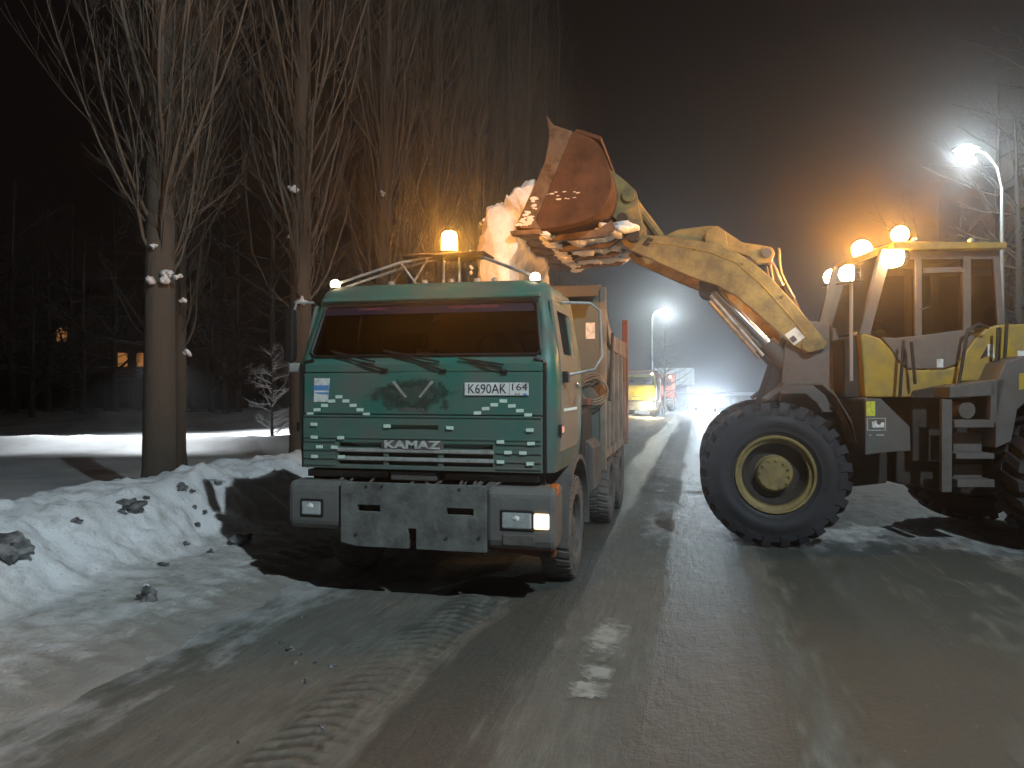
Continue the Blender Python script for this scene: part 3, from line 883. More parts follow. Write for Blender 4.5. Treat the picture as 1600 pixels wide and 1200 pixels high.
        for lst, par, y in ((up, hood, .0845), (lo, gr, .0590)):
            for (a, b) in lst:
                x, z = L_(*Z(a, b), .08)
                if me is None:
                    me = MB().box(-.033, .033, -.0035, .0035, -.0145, .0145).mesh('reflective_tape', M_REFL)
                o = bpy.data.objects.new('reflective_tape', me); COL.objects.link(o); o.parent = par
                o.location = (x, y, z); o.rotation_euler = (0, random.uniform(-.05, .05), 0)
        # wipers
        for (p0, p1, p2, p3) in (((604, 578), (566, 567), (520, 549), (590, 566)), ((695, 579), (650, 562), (600, 548), (690, 566)), ((790, 580), (752, 568), (720, 560), (790, 570))):
            w = MB()
            q = [(*L_(*p, .15), ) for p in (p0, p1, p2, p3)]
            yf = lambda z: cab_yf(max(1.9, min(2.7, z))) - .05
            V3 = lambda q_: (q_[0], yf(q_[1]) - .01, q_[1])
            w.tube([V3(q[0]), V3(q[1])], .011, 6); w.tube([V3(q[1]), V3(q[2])], .009, 6)
            w.tube([V3(q[2]), V3(q[3])], .010, 6); w.box(q[0][0] - .03, q[0][0] + .03, .075, .125, q[0][1] - .03, q[0][1] + .01)
            w.build('wiper', M_BLACK, root, smooth=True)
    # visor lip over the windscreen and roof fittings
    MB().prismX([(.30, 2.73), (.315, 2.765), (.40, 2.775), (.40, 2.735)], -1.06, 1.06).build('roof_lip', paint, root, bevel=.008)
    lamps = []
    for sx in (-1, 1):
        mk = MB().blob((sx * 1.0 - .02, .50, 2.925), .048, 2, .02, 1).build('marker_lamp', E_MARK if hero else E_FARW, root, smooth=True)
        MB().box(sx * 1.0 - .07, sx * 1.0 + .03, .46, .56, 2.86, 2.893).build('lamp_base', M_BLACK, mk)
    if hero:
        bx, bz = L_(702, 376, .75)
        b = MB().lathe((bx, .75, bz), [(-.085, 0), (-.085, .075), (.055, .07), (.085, .045), (.09, 0)], 20, 'Z').build('beacon', E_AMBER, root, smooth=True)
        MB().lathe((bx, .75, bz), [(-.14, .0), (-.14, .12), (-.11, .12), (-.086, .06), (-.086, 0)], 20, 'Z').build('beacon_base', M_BLACK, b)
        MB().box(bx - .46, bx + .40, .58, .95, bz - .165, bz - .142).build('beacon_light_shield', M_DARK, root, bevel=.008)  # board added to keep the beacon's light off the snow bank
        rack = MB()
        rl, rr = (-1.02, .52, 2.93), (1.0, .52, 2.93)
        c0 = (bx, .75, bz - .15)
        for dy in (0, .22):
            rack.tube([(rl[0], rl[1] + dy, rl[2]), (bx - .45, .6 + dy, bz - .22), (bx - .12, .72 + dy * .6, bz - .145), (bx + .3, .72 + dy * .6, bz - .155), (rr[0], rr[1] + dy, rr[2])], .013, 6)
        rack.tube([(bx - .45, .6, bz - .22), (bx - .3, .7, 2.9)], .011, 6); rack.tube([(bx - .2, .7, bz - .16), (bx - .38, .7, 2.9)], .011, 6)
        rack.tube([(bx + .1, .75, bz - .15), (bx + .1, .75, 2.88)], .012, 6); rack.tube([(bx - .06, .75, bz - .15), (bx - .06, .75, 2.88)], .012, 6)
        rack.build('beacon_rack', M_SILVER, root, smooth=True)
        for x in (-.5, -.15, .12, .38, .55): MB().lathe((x, .66, 2.905), [(0, .03), (.05, .028), (.06, 0)], 10, 'Z').build('roof_bolt', M_SILVER, root, smooth=True)
        # mirrors
        m1 = MB().tube([(1.24, .42, 2.68), (1.48, .55, 2.68), (1.56, .60, 2.62), (1.58, .62, 2.2), (1.52, .55, 2.08), (1.26, .42, 2.02)], .013, 8)
        mb1 = m1.build('mirror_bracket', M_SILVER, root, smooth=True)
        MB().box(1.225, 1.31, .36, .48, 1.96, 2.06).build('bracket_foot', M_BLACK, mb1, bevel=.01)
        MB().prismX([(.22, 0), (.27, .015), (.27, .50), (.22, .52)], 0, .0).v
        mr = MB().box(-1.47, -1.355, .30, .37, 2.16, 2.68).build('mirror', M_BLACK, root, bevel=.03)
        MB().box(-1.46, -1.365, .368, .373, 2.19, 2.65).build('mirror_glass', M_CHROME, mr)
        m2 = MB().tube([(-1.2, .40, 2.74), (-1.36, .36, 2.74), (-1.40, .35, 2.6)], .013, 8); m2.tube([(-1.24, .40, 2.10), (-1.38, .36, 2.12), (-1.40, .35, 2.25)], .013, 8)
        m2.build('mirror_bracket', M_SILVER, root, smooth=True)
        MB().box(-1.40, -1.28, .28, .35, 2.06, 2.15).build('small_mirror', M_SILVER, root, bevel=.015)
        for sx in (-1, 1):
            rp = MB().box(sx * 1.255, sx * 1.285, .24, .31, 1.515, 1.575).build('side_repeater', E_SIDE, root, bevel=.01)
            MB().box(sx * 1.245, sx * 1.275, .215, .32, 1.50, 1.588).build('repeater_base', M_BLACK, rp)
    # lower cab clutter between cab and bumper
    br = MB(); br.box(-1.13, -.32, .16, .24, 1.085, 1.15); br.box(.22, 1.08, .16, .24, 1.085, 1.145); br.box(-.28, .16, .12, .22, 1.075, 1.155)
    br.build('cross_member', M_GRIME, root, bevel=.008)
    MB().box(-1.12, 1.12, .26, .3, .6, 1.17).build('radiator', M_DARK, root)
    if hero:
        rnd = random.Random(9)
        for k in range(14):
            x = rnd.uniform(-.95, .95); dx = rnd.uniform(-.14, .14)
            MB().tube([(x, .2, 1.10), (x + dx * .4, .14, 1.06), (x + dx, .1, 1.0)], rnd.uniform(.008, .02), 5).build('hose', M_GRIME, root, smooth=True)
    # bumper
    bl = MB().prismX([(.02, .62), (0, .70), (0, 1.02), (.05, 1.06), (.30, 1.06), (.30, .62)], -1.245, -.70).build('bumper_wing', M_BUMP, root, bevel=.05)
    MB().prismX([(.03, .52), (0, .60), (0, 1.0), (.05, 1.05), (.42, 1.05), (.42, .60), (.30, .52)], .655, 1.25).build('bumper_wing', M_BUMP, root, bevel=.06)
    xs = [-.70, -.54, -.32, -.055, .02, .30, .545, .66]; zs = [.492, .67, .72, .805, .865, .92, 1.065]
    pc = plate_with_holes(xs, zs, {(3, 0), (1, 3), (5, 3)}, -.03, .02)
    pc.map(lambda p: (p[0], p[1], p[2] + (.03 if p[2] == .492 and p[0] < -.6 else 0)))
    pc.build('bumper_plate', M_PLATE, root, bevel=.005)
    MB().box(-.66, .62, .05, .3, .56, 1.02).build('bumper_core', M_DARK, root)
    if hero:
        MB().box(.80, 1.08, -.012, .03, .56, .655).build('step_recess', M_GRIME, root, bevel=.01)
        bo = MB()
        for (x, z) in ((-.45, 1.03), (-.3, 1.035), (.42, 1.03), (.3, .60), (-.55, .60), (.60, .62)): bo.lathe((x, -.028, z), [(0, .014), (-.012, .013), (-.014, 0)], 8, 'Y')
        bo.build('plate_bolts', M_CAST, root)
    for (xc, zc, wd, hh, turn) in ((-1.00, .815, .19, .125, -1), (.925, .775, .26, .14, 1)):
        hl = MB().box(xc - wd / 2, xc + wd / 2, -.022, .05, zc - hh / 2, zc + hh / 2).build('headlight', M_LENS if head_emit is None else head_emit, root, bevel=.015)
        MB().box(xc - wd / 2 - .02, xc + wd / 2 + .02, -.010, .06, zc - hh / 2 - .02, zc + hh / 2 + .02).build('headlight_frame', M_BLACK, hl, bevel=.01)
        if hero:
            MB().blob((xc - .01, -.022, zc + .02), .026, 2, .6, 2, (1.5, .25, .8)).build('lens_highlight', M_WHITE, hl, smooth=True)  # white spot put on the headlight glass as a painted highlight
        tx = xc + turn * (wd / 2 + .085 if turn > 0 else wd / 2 + .06)
        tw = .065 if turn > 0 else .035
        MB().box(tx - tw, tx + tw, -.02 + (.03 if turn < 0 else 0), .06, zc - .066, zc + .066).build('turn_signal', E_TURN if (turn > 0 and hero) else M_ORANGEL, root, bevel=.012)
    if hero:
        MB().prismX([(.1, .98), (.12, 1.06), (.2, 1.08), (.2, 1.0)], 1.19, 1.262).build('corner_reflector', M_ORANGEL, root, bevel=.01)
        ru = MB().prismY([(.62, .50), (1.2, .46), (1.2, .405), (1.0, .41), (.9, .43), (.75, .43), (.6, .46)], .30, .42)
        ru.build('tow_bar', M_RUST, root, bevel=.008)
    # front wheel arches
    for sx in (-1, 1):
        fd = MB()
        cx = 1.30; prof = []
        for k in range(13):
            a = math.radians(-8 + 196 * k / 12); prof.append((cx + .66 * math.cos(a), .54 + .66 * math.sin(a)))
        for k in range(len(prof)):
            y, z = prof[k]; oy, oz = cx + (y - cx) * 1.07, .54 + (z - .54) * 1.07
            for x in (sx * .84, sx * 1.27): fd.v += [(x, y, z), (x, oy, oz)]
        for k in range(len(prof) - 1):
            a = k * 4; b = a + 4
            fd.f += [(a, a + 1, b + 1, b), (a + 2, b + 2, b + 3, a + 3), (a, b, b + 2, a + 2), (a + 1, a + 3, b + 3, b + 1)]
        fd.f += [(0, 1, 3, 2), (len(prof) * 4 - 4, len(prof) * 4 - 2, len(prof) * 4 - 1, len(prof) * 4 - 3)]
        fd.build('wheel_arch', M_GRIME, root, smooth=True)
    # chassis
    ch = MB()
    for sx in (-.42, .42): ch.box(sx - .04, sx + .04, .3, 6.5, .72, .98)
    for y in (.5, 2.0, 3.2, 4.5, 6.3): ch.box(-.42, .42, y - .05, y + .05, .76, .92)
    ch.build('chassis', M_DARK, root)
    for y in (1.30, 4.62, 5.94): MB().tube([(-1.0, y, .52), (1.0, y, .52)], .09, 10).build('axle', M_DARK, root, smooth=True)
    MB().prismX([(1.7, .9), (1.62, 1.4), (1.7, 1.85), (2.5, 1.85), (2.55, 1.3), (2.5, .9)], -.9, .95).build('engine_housing', M_DARK, root, bevel=.04)
    MB().box(-1.0, .58, 1.72, 3.42, 1.0, 2.62).build('gap_light_block', M_DARK, root, bevel=.03)  # unseen filler added to stop loader lamps shining through behind the cab
    # fuel tank on the road side, air tank on the other
    for sx in (-1, 1):
        t = [(x0, z0) for x0, z0 in ((.80, .62), (1.16, .62), (1.22, .70), (1.22, 1.20), (1.14, 1.28), (.80, 1.28))]
        ft = MB().prismY([(sx * a, b) for a, b in t], 2.75, 3.55).build('fuel_tank', M_GRIME, root, bevel=.02)
        if hero and sx > 0:
            MB().prismY([(.86, .70), (1.14, .70), (1.17, .74), (1.17, 1.17), (1.10, 1.22), (.86, 1.22)], 2.738, 2.755).build('tank_end', mat('tank_end_grey', (.075, .078, .072), .8, 0, .2, 6), ft)
    # wheels
    wr = make_truck_wheel(M_GRIME, M_RUBBERT if hero else M_RUBBER, 1); wr.parent = root
    spots = [(1.10, 1.30, 0), (-1.10, 1.30, 1)]
    for y in (4.62, 5.94): spots += [(1.09, y, 0), (.75, y, 0), (-1.09, y, 1), (-.75, y, 1)]
    for k, (x, y, fl) in enumerate(spots):
        w = wr if k == 0 else copy_tree(wr, root)
        w.location = (x, y, .515); w.rotation_euler = (random.uniform(0, 1), 0, math.pi if fl else 0)
    for sx in (-1, 1):
        MB().box(sx * .62, sx * 1.22, 6.52, 6.54, .42, 1.12).build('mud_flap', M_RUBBER, root)
        mg = MB()
        for cx in (4.62, 5.94):
            pass
    # tipper body
    YB0, YB1 = 3.50, 6.72
    XB = 1.22
    bd = MB()
    bd.box(-XB, XB, YB0 + .05, YB1, 1.02, 1.10)
    for sx in (-1, 1):
        bd.prismX([(YB0 + .04, 1.0), (YB0 + .04, 2.98), (YB0 + .55, 2.72), (YB0 + .95, 2.62), (YB1, 2.62), (YB1, 1.0)], sx * (XB - .05), sx * XB)
    bd.prismX([(YB0 + .02, .86), (YB0 + .02, 1.02), (YB1, 1.02), (YB1, .98), (YB0 + 1.2, .86)], -XB + .02, XB - .02)
    body = bd.build('tipper_body', body_main, root, bevel=.01)
    hb = MB().box(-XB + .02, XB - .02, YB0, YB0 + .05, .95, 3.22)
    hb.build('headboard', body_head, root)
    cp = MB().prismX([(YB0 - .32, 3.12), (YB0 - .32, 3.20), (YB0 + .1, 3.27), (YB0 + .1, 3.19)], -XB, XB - .01)
    cp.box(-XB, XB, YB0 - .34, YB0 - .30, 3.06, 3.18)
    cp.build('canopy', mat('dark_tipper_canopy', (.07, .062, .045), .6, 0, .2, 4, (.1, .09, .07), .4, 3) if hero else body_head, root, bevel=.008)
    for sx in (-1, 1):
        MB().box(sx * (XB - .02), sx * (XB + .06), YB0 - .02, YB0 + .09, .86, 3.22).build('corner_post', body_main, body, bevel=.01)
        MB().prismX([(YB0 + .08, 2.90), (YB0 + .08, 3.02), (YB0 + .56, 2.76), (YB0 + 1.0, 2.66), (YB1, 2.66), (YB1, 2.42), (YB0 + 1.0, 2.44), (YB0 + .6, 2.5)], sx * XB, sx * (XB + .05)).build('top_rail', body_main, body, bevel=.008)
        MB().box(sx * XB, sx * (XB + .05), YB0 + .1, YB1 - .1, .99, 1.10).build('bottom_rail', body_main, body, bevel=.008)
        for y in (YB0 + .52, YB0 + 1.1, YB0 + 1.7, YB0 + 2.3, YB0 + 2.8):
            MB().box(sx * XB, sx * (XB + .055), y - .06, y + .06, 1.10, 2.42).build('side_rib', body_main, body, bevel=.008)
        MB().box(sx * (XB - .03), sx * (XB + .065), YB1 - .12, YB1 + .02, .98, 3.06).build('tail_post', tail_mat, body, bevel=.008)
        MB().tube([(sx * (XB + .08), YB0 + .25, 1.75), (sx * (XB + .08), YB0 + .62, 2.66)], .022, 6).build('tie_rod', M_CAST, body, smooth=True)
    MB().box(-XB, XB, YB1 - .02, YB1 + .04, 1.0, 2.5).build('tailgate', tail_mat, body)
    if hero:
        MB().box(1.02, 1.14, YB0 - .012, YB0 - .004, 2.55, 2.76).build('paper_notice', M_WHITE, root)
        hs = MB()
        for k in range(3):
            c = (1.12 + .015 * k, YB0 - .08 - .03 * k, 1.93 - .03 * k)
            hs.tube([(c[0] + .17 * math.cos(a), c[1] - .02 * math.sin(3 * a), c[2] + .17 * math.sin(a)) for a in np.linspace(0, 2 * math.pi, 26)], .012, 6, False)
        hs.tube([(1.1, YB0 - .1, 1.76), (.9, YB0 - .3, 1.72), (.6, YB0 - .6, 1.80)], .012, 6)
        hs.build('coiled_hose', M_BODYC, root, smooth=True)
        MB().prismX([(2.5, 1.1), (2.5, 1.62), (3.3, 1.72), (3.42, 1.1)], .62, 1.12).build('air_filter', M_DARK, root, bevel=.03)
        bx = MB().box(.5, 1.12, 3.0, 3.42, 1.70, 1.78); bx.build('battery_tray', mat('tray_red_brown', (.18, .08, .055), .7, 0, .2, 6), root, bevel=.01)
    return root

truck = empty('dump_truck', (TX, TY, 0), 'teal dump truck with number plate on its hood, being loaded with snow', 'truck')
make_truck(truck, True, M_TEAL, M_TEALD, M_BODYC, M_BODYG, M_BODYR, None)

# snow already in the tipper body
def load_h(X, Y): return 2.42 + .32 * np.exp(-(((X + 2.5) / .8) ** 2 + ((Y - 11.2) / 1.3) ** 2)) + .16 * fbm(X * 2, Y * 2, 4)
mbl = MB(); lx = np.linspace(TX - 1.16, TX + 1.16, 50); ly = np.linspace(TY + 3.57, TY + 6.68, 60)
GX, GY = np.meshgrid(lx, ly, indexing='ij'); mbl.grid(GX, GY, load_h(GX, GY)); 
mbl.shift((TX, TY + 5.1, 2.0))
tag(mbl.build('snow_load', M_SNOWB, smooth=True, loc=(TX, TY + 5.1, 2.0), angle=0), 'heap of snow lying inside the dump truck body', 'snow heap')

# ------------------------------------------------------------------ wheel loader
FX, FY = .90, 11.07                     # front axle centre; the front frame points along -X, across the street
PV = (2.50, 11.07)                      # articulation joint
plat = PV[0] * CT + PV[1] * ST
pdep = -PV[0] * ST + PV[1] * CT         # depth of the rear frame's centre line (it stands parallel to the picture)
loader = empty('wheel_loader', (PV[0], PV[1], 0), 'yellow wheel loader standing across the street with its bucket raised over the truck', 'wheel loader')
LO = (PV[0], PV[1], 0)
def W(mb, *a, **k): return mb.shift(LO).build(*a, **k)
def pxz(pts, Y): return [(P(x, y, Y)[0], P(x, y, Y)[2]) for x, y in pts]

lw = make_loader_wheel()
lw.parent = loader
specs = [((FX, FY - 1.1), -math.pi / 2), ((FX, FY + 1.1), math.pi / 2)]
rc = (plat + 1.62, pdep)
for sd in (-1, 1):
    p = cam2w(rc[0], rc[1] + sd * 1.1, 0); specs.append(((p[0], p[1]), (-math.pi / 2 if sd < 0 else math.pi / 2) + TH))
for k, ((x, y), rz) in enumerate(specs):
    w = lw if k == 0 else copy_tree(lw, loader)
    w.location = (x - LO[0], y - LO[1], .872)
    w.rotation_euler = (.4 + k * 1.3, 0, 0)
    w.rotation_mode = 'XYZ'
    w.rotation_euler = (Matrix.Rotation(rz, 3, 'Z') @ Matrix.Rotation(.4 + k * 1.3, 3, 'X')).to_euler()

# front frame
YN = FY - .62                            # near boom plane
ff = MB().prismY([(FX - .55, .75), (FX - .55, 1.15), (FX - .2, 1.45), (FX + .1, 2.35), (FX + .30, 2.70), (FX + .85, 2.70), (FX + 1.0, 2.2), (FX + 1.05, 1.2), (FX + 1.45, 1.1), (FX + 1.45, .7), (FX + .4, .55)], FY - .42, FY + .42)
W(ff, 'front_frame', M_CAST, loader, bevel=.03)
MBx = MB().tube([(FX, FY - 1.15, .875), (FX, FY - .75, .875)], .24, 16); MBx.tube([(FX, FY + .75, .875), (FX, FY + 1.15, .875)], .24, 16); MBx.tube([(FX, FY - .8, .875), (FX, FY + .8, .875)], .17, 12)
W(MBx, 'front_axle', M_CAST, loader, smooth=True)
for sg in (-1, 1):
    W(MB().prismY([(FX + .12, 1.6), (FX + .2, 2.45), (FX + .42, 2.78), (FX + .75, 2.76), (FX + .98, 2.3), (FX + .95, 1.6)], FY + sg * .50 - .04, FY + sg * .50 + .04), 'boom_tower', M_CABGREY, loader, bevel=.01)

# boom arms
boom = [(970, 376), (985, 362), (1008, 367), (1036, 368), (1080, 374), (1120, 382), (1152, 394), (1180, 412), (1206, 434), (1242, 474), (1293, 535), (1288, 545),
        (1262, 552), (1235, 537), (1195, 500), (1150, 462), (1118, 445), (1092, 437), (1060, 424), (1020, 406), (984, 390)]
bp = pxz(boom, YN)
arms = []
for sg, y in ((-1, YN), (1, FY + .62 - .09)):
    a = W(MB().prismY(bp, y, y + .09), 'boom_arm', M_YELD, loader, bevel=.012); arms.append(a)
    # pin bosses
    for (qx, qy, r) in ((985, 378, .085), (1266, 538, .10)):
        c = P(qx, qy, YN)
        W(MB().lathe((c[0], y - .025 if sg < 0 else y + .115, c[2]), [(-.02, 0), (-.02, r), (.02, r), (.02, 0)], 20, 'Y'), 'pin_boss', M_YELD, a, smooth=True)
st = MB().prismY(pxz([(1226, 523), (1243, 511), (1258, 527), (1241, 540)], YN), YN - .006, YN - .001)
W(st, 'arm_sticker', M_WHITE, arms[0])
st = MB().prismY(pxz([(1233, 529), (1240, 524), (1246, 531), (1239, 536)], YN), YN - .009, YN - .0065)
W(st, 'sticker_print', M_LGREY, arms[0])
st = MB().prismY(pxz([(1003, 382), (1013, 370), (1022, 374), (1012, 385)], YN), YN - .008, YN - .001)
W(st, 'grease_patch', M_CAST, arms[0])
wl_ = pxz([(1012, 378), (1060, 384), (1110, 394), (1150, 410), (1190, 444), (1240, 500), (1262, 528)], YN)
W(MB().tube([(x, YN - .004, z) for x, z in wl_], .006, 6), 'weld_seam', M_YEL, arms[0], smooth=True)
for k, off in enumerate((.05, .11)):
    hp_ = pxz([(1030, 372), (1080, 377), (1120, 385), (1152, 397), (1180, 415), (1206, 437), (1242, 477), (1285, 527)], YN)
    W(MB().tube([(x - .03, YN + .12 + off, z + .015) for x, z in hp_], .017, 8), 'oil_pipe', M_CAST, arms[0], smooth=True)
for (qx, qy) in ((1085, 383), (1160, 406), (1222, 458)):
    c = P(qx, qy, YN); W(MB().lathe((c[0], YN - .012, c[2] - .05), [(0, .018), (.012, .02)], 8, 'Y'), 'grease_nipple', M_CAST, arms[0])
ct = MB()
for (qx, qy, r) in ((1075, 400, .12), (1160, 425, .13)):
    c = P(qx, qy, YN); ct.tube([(c[0], YN + .05, c[2]), (c[0], FY + .57, c[2])], r, 14)
c1 = P(1090, 400, YN); c2 = P(1150, 440, YN)
W(ct, 'boom_cross_tube', M_YELD, loader, smooth=True)

# bell crank (tilt lever) with hydraulics above the boom
YB = FY - .12
bc = [(1034, 370), (1060, 358), (1106, 352), (1122, 352), (1133, 360), (1160, 378), (1188, 382), (1207, 386), (1212, 396), (1205, 410), (1184, 412), (1170, 400), (1140, 391), (1118, 388), (1090, 384), (1060, 386), (1036, 392)]
bc = pxz(bc, YB)
crank = W(MB().prismY(bc, YB, YB + .12), 'bell_crank', M_YELD, loader, bevel=.015)
for (qx, qy, r, m) in ((1117, 371, .10, M_CAST), (1198, 396, .065, M_LGREY)):
    c = P(qx, qy, YB)
    W(MB().lathe((c[0], YB - .03, c[2]), [(-.02, 0), (-.02, r), (.17, r), (.17, 0)], 18, 'Y'), 'pivot_pin', m, crank, smooth=True)
c = P(1117, 371, YB)
W(MB().prismY([(c[0] - .16, c[2] - .35), (c[0] - .12, c[2] + .08), (c[0], c[2] + .14), (c[0] + .14, c[2] + .06), (c[0] + .2, c[2] - .3)], YB - .12, YB - .05), 'crank_bracket', M_YELD, loader, bevel=.01)
# tilt cylinder from the crank back to the front frame
c0 = P(1198, 396, YB + .06); c1 = (FX + .55, YB + .06, 2.55)
mid = tuple(c0[i] + (c1[i] - c0[i]) * .38 for i in range(3))
tc_ = W(MB().tube([c0, mid], .04, 12), 'tilt_rod', M_CHROME, loader, smooth=True)
W(MB().tube([mid, c1], .085, 14), 'tilt_cylinder', M_CAST, loader, smooth=True)
hb = MB().tube([P(1217, 388, YB - .1), P(1218, 412, YB - .1), P(1220, 426, YB - .1), P(1232, 452, YB - .1), P(1241, 466, YB - .1)], .022, 8)
W(hb, 'hydraulic_hose', M_HOSE, loader, smooth=True)
hb = MB().tube([P(1203, 414, YB - .1), P(1205, 425, YB - .1), P(1207, 438, YB - .1)], .024, 8)
hb.tube([P(1198, 416, YB + .05), P(1202, 440, YB + .05)], .018, 8)
W(hb, 'hydraulic_hose', M_HOSE, loader, smooth=True)
# link from crank front to bucket
c0 = P(1040, 380, YB); c1 = P(984, 309, YB)
W(MB().tube([(c0[0], YB + .06, c0[2]), (c1[0] + .02, YB + .06, c1[2])], .07, 10), 'tilt_link', M_YELD, loader, smooth=True)

# lift cylinders
for (y, off) in ((FY - .40, 0), (FY + .36, 0)):
    a = P(1108, 440, YN); m_ = P(1200, 535, YN); b_ = P(1252, 588, YN)
    a = (a[0], y, a[2]); m_ = (m_[0], y, m_[2]); b_ = (b_[0], y, b_[2])
    rod = W(MB().tube([a, m_], .062, 14), 'lift_rod', M_CHROME, loader, smooth=True)
    W(MB().tube([m_, b_], .125, 18), 'lift_cylinder', M_LGREY, loader, smooth=True)
    W(MB().lathe((a[0], y - .1, a[2]), [(0, 0), (0, .13), (.2, .13), (.2, 0)], 18, 'Y'), 'rod_eye', M_CAST, rod, smooth=True)
    pp = MB().tube([(a[0] + .02, y - .12, a[2] - .17), (m_[0] - .05, y - .12, m_[2] - .17)], .022, 8)
    W(pp, 'oil_pipe', M_SILVER, rod, smooth=True)

# front fenders
fp_ = pxz([(1197, 623), (1222, 604), (1228, 597), (1284, 597), (1304, 613), (1330, 656), (1338, 690)], FY - 1.42)
for y0, y1 in ((FY - 1.42, FY - .72), (FY + .72, FY + 1.42)):
    inner = [(x - .02 * 0, z - .035) for x, z in fp_]
    f_ = W(MB().prismY(fp_ + inner[::-1], y0, y1), 'front_fender', M_LGREY, loader, bevel=.006)
# lamp stalks on the fenders
for (qx, qy, y, base) in ((1326, 428, FY - 1.0, 606), (1300, 433, FY + .95, 606)):
    c = P(qx, qy, y); bz = P(qx, 600, y)[2]
    sk = W(MB().tube([(c[0] + .03, y, 2.0), (c[0] + .03, y, c[2] - .10)], .022, 8), 'lamp_stalk', M_METAL, loader, smooth=True)
    W(MB().box(c[0] - .12, c[0] + .14, y - .16, y + .16, c[2] - .115, c[2] - .10), 'lamp_shelf', M_BLACK, sk)
    hl = W(MB().blob((c[0], y, c[2]), .11, 3, .02, 3), 'work_lamp', E_HEADL, loader, smooth=True)
    W(MB().lathe((c[0] + .05, y, c[2]), [(0, .0), (0, .10), (.07, .09), (.10, 0)], 16, 'X'), 'lamp_housing', M_BLACK, hl)

# bucket
YK0, YK1 = FY - 1.5, FY + 1.5
def bk(pts): return pxz(pts, YK0)
prof = bk([(806, 357), (850, 360), (920, 346), (944, 326), (957, 298), (955, 269), (939, 217), (896, 206)])
shell = MB()
# smooth the profile
P2 = []
for i in range(len(prof) - 1):
    for k in range(3): t = k / 3; P2.append((prof[i][0] * (1 - t) + prof[i + 1][0] * t, prof[i][1] * (1 - t) + prof[i + 1][1] * t))
P2.append(prof[-1])
for it in range(3):
    P2 = [P2[0]] + [((P2[i - 1][0] + 2 * P2[i][0] + P2[i + 1][0]) / 4, (P2[i - 1][1] + 2 * P2[i][1] + P2[i + 1][1]) / 4) for i in range(1, len(P2) - 1)] + [P2[-1]]
ysl = np.linspace(YK0, YK1, 9)
for y in ysl: shell.v += [(x, y, z) for x, z in P2]
m_ = len(P2)
for k in range(len(ysl) - 1):
    for i in range(m_ - 1): shell.f.append((k * m_ + i, k * m_ + i + 1, (k + 1) * m_ + i + 1, (k + 1) * m_ + i))
bucket = W(shell, 'bucket', M_BUCKET, loader, smooth=True, solid=.03)
for y in (YK0 - .02, YK1 - .01):
    W(MB().prismY(P2, y, y + .03), 'side_plate', M_BUCKET, bucket, bevel=.005)
cut = bk([(811, 345), (836, 292), (853, 252), (860, 212), (855, 181), (866, 196), (896, 206), (838, 345), (845, 358), (815, 357)])
for y in (YK0 - .045, YK1 + .02):
    W(MB().prismY(cut, y, y + .024), 'side_cutter', M_BLADE, bucket, bevel=.004)
edge = bk([(798, 362), (845, 358), (850, 366), (800, 368)])
W(MB().prismY(edge, YK0 - .05, YK1 + .05), 'cutting_edge', M_BLADE, bucket, bevel=.004)
rimst = bk([(896, 206), (902, 200), (940, 212), (939, 218)])
W(MB().prismY(rimst, YK0, YK1), 'top_rim', M_BUCKET, bucket, bevel=.004)
# skid ribs and packed snow under the bucket
for k, y in enumerate((YK0 + .35, YK0 + 1.1, YK0 + 1.9, YK0 + 2.65)):
    rb = bk([(848, 362), (930, 350), (952, 335), (958, 348), (938, 362), (850, 370)])
    W(MB().prismY(rb, y - .05, y + .05), 'skid_rib', M_BLADE, bucket, bevel=.006)
for k, (y, l0, l1) in enumerate(((YK0 + .72, .35, 1.0), (YK0 + 1.5, .3, .95), (YK0 + 2.3, .25, 1.0))):
    a = P(850, 362, YK0); b_ = P(960, 338, YK0)
    sp = MB()
    for q in range(9):
        t = l0 + (l1 - l0) * q / 8
        sp.blob((a[0] + (b_[0] - a[0]) * t, y + random.uniform(-.1, .1), a[2] + (b_[2] - a[2]) * t - .03), .09 + .05 * t, 3, .9, q + k * 20, (1.3, 1.7, .55))
    W(sp, 'packed_snow', M_SNOWB, bucket, smooth=True, angle=0)
edge_snow = MB()
for q in range(150):
    t = q / 149; a = P(846, 362, YK0)
    edge_snow.blob((a[0] + random.uniform(-.04, .07), YK0 + 3 * t, a[2] - .03 + random.uniform(-.03, .02)), random.uniform(.012, .04), 2, 1.2, q, (1.6, 1, .7))
for q in range(30):
    t = random.random() ** 2; a = P(815 + 22 * t, 352 - 45 * t, YK0)
    edge_snow.blob((a[0] + random.uniform(-.03, .1), YK0 - .05, a[2]), random.uniform(.006, .022), 2, 1.5, q + 99, (1.8, .3, .8))
for q in range(12):
    a = P(random.uniform(850, 905), random.uniform(300, 312), YK0)
    edge_snow.blob((a[0], YK0 - .03, a[2]), random.uniform(.006, .016), 2, 1.0, q + 150, (2.0, .35, .6))
W(edge_snow, 'stuck_snow', M_SNOWB, bucket)['kind'] = 'stuff'
# brackets on the back of the bucket carrying the pins
bkt = [(955, 268), (978, 285), (996, 302), (1000, 326), (1006, 362), (1000, 372), (978, 376), (972, 352), (958, 340), (950, 325)]
bkt = pxz(bkt, YN)
for y in (YN - .13, FY - .22, FY + .16, FY + .66):
    br_ = W(MB().prismY(bkt, y, y + .06), 'bucket_bracket', M_YELD, bucket, bevel=.01)
for (qx, qy, r) in ((984, 309, .085), (974, 345, .075), (990, 370, .09)):
    c = P(qx, qy, YN)
    W(MB().lathe((c[0], FY, c[2]), [(-.80, 0), (-.80, r), (.76, r), (.76, 0)], 18, 'Y'), 'bucket_pin', M_YELD if r == .085 else M_CAST, bucket, smooth=True)

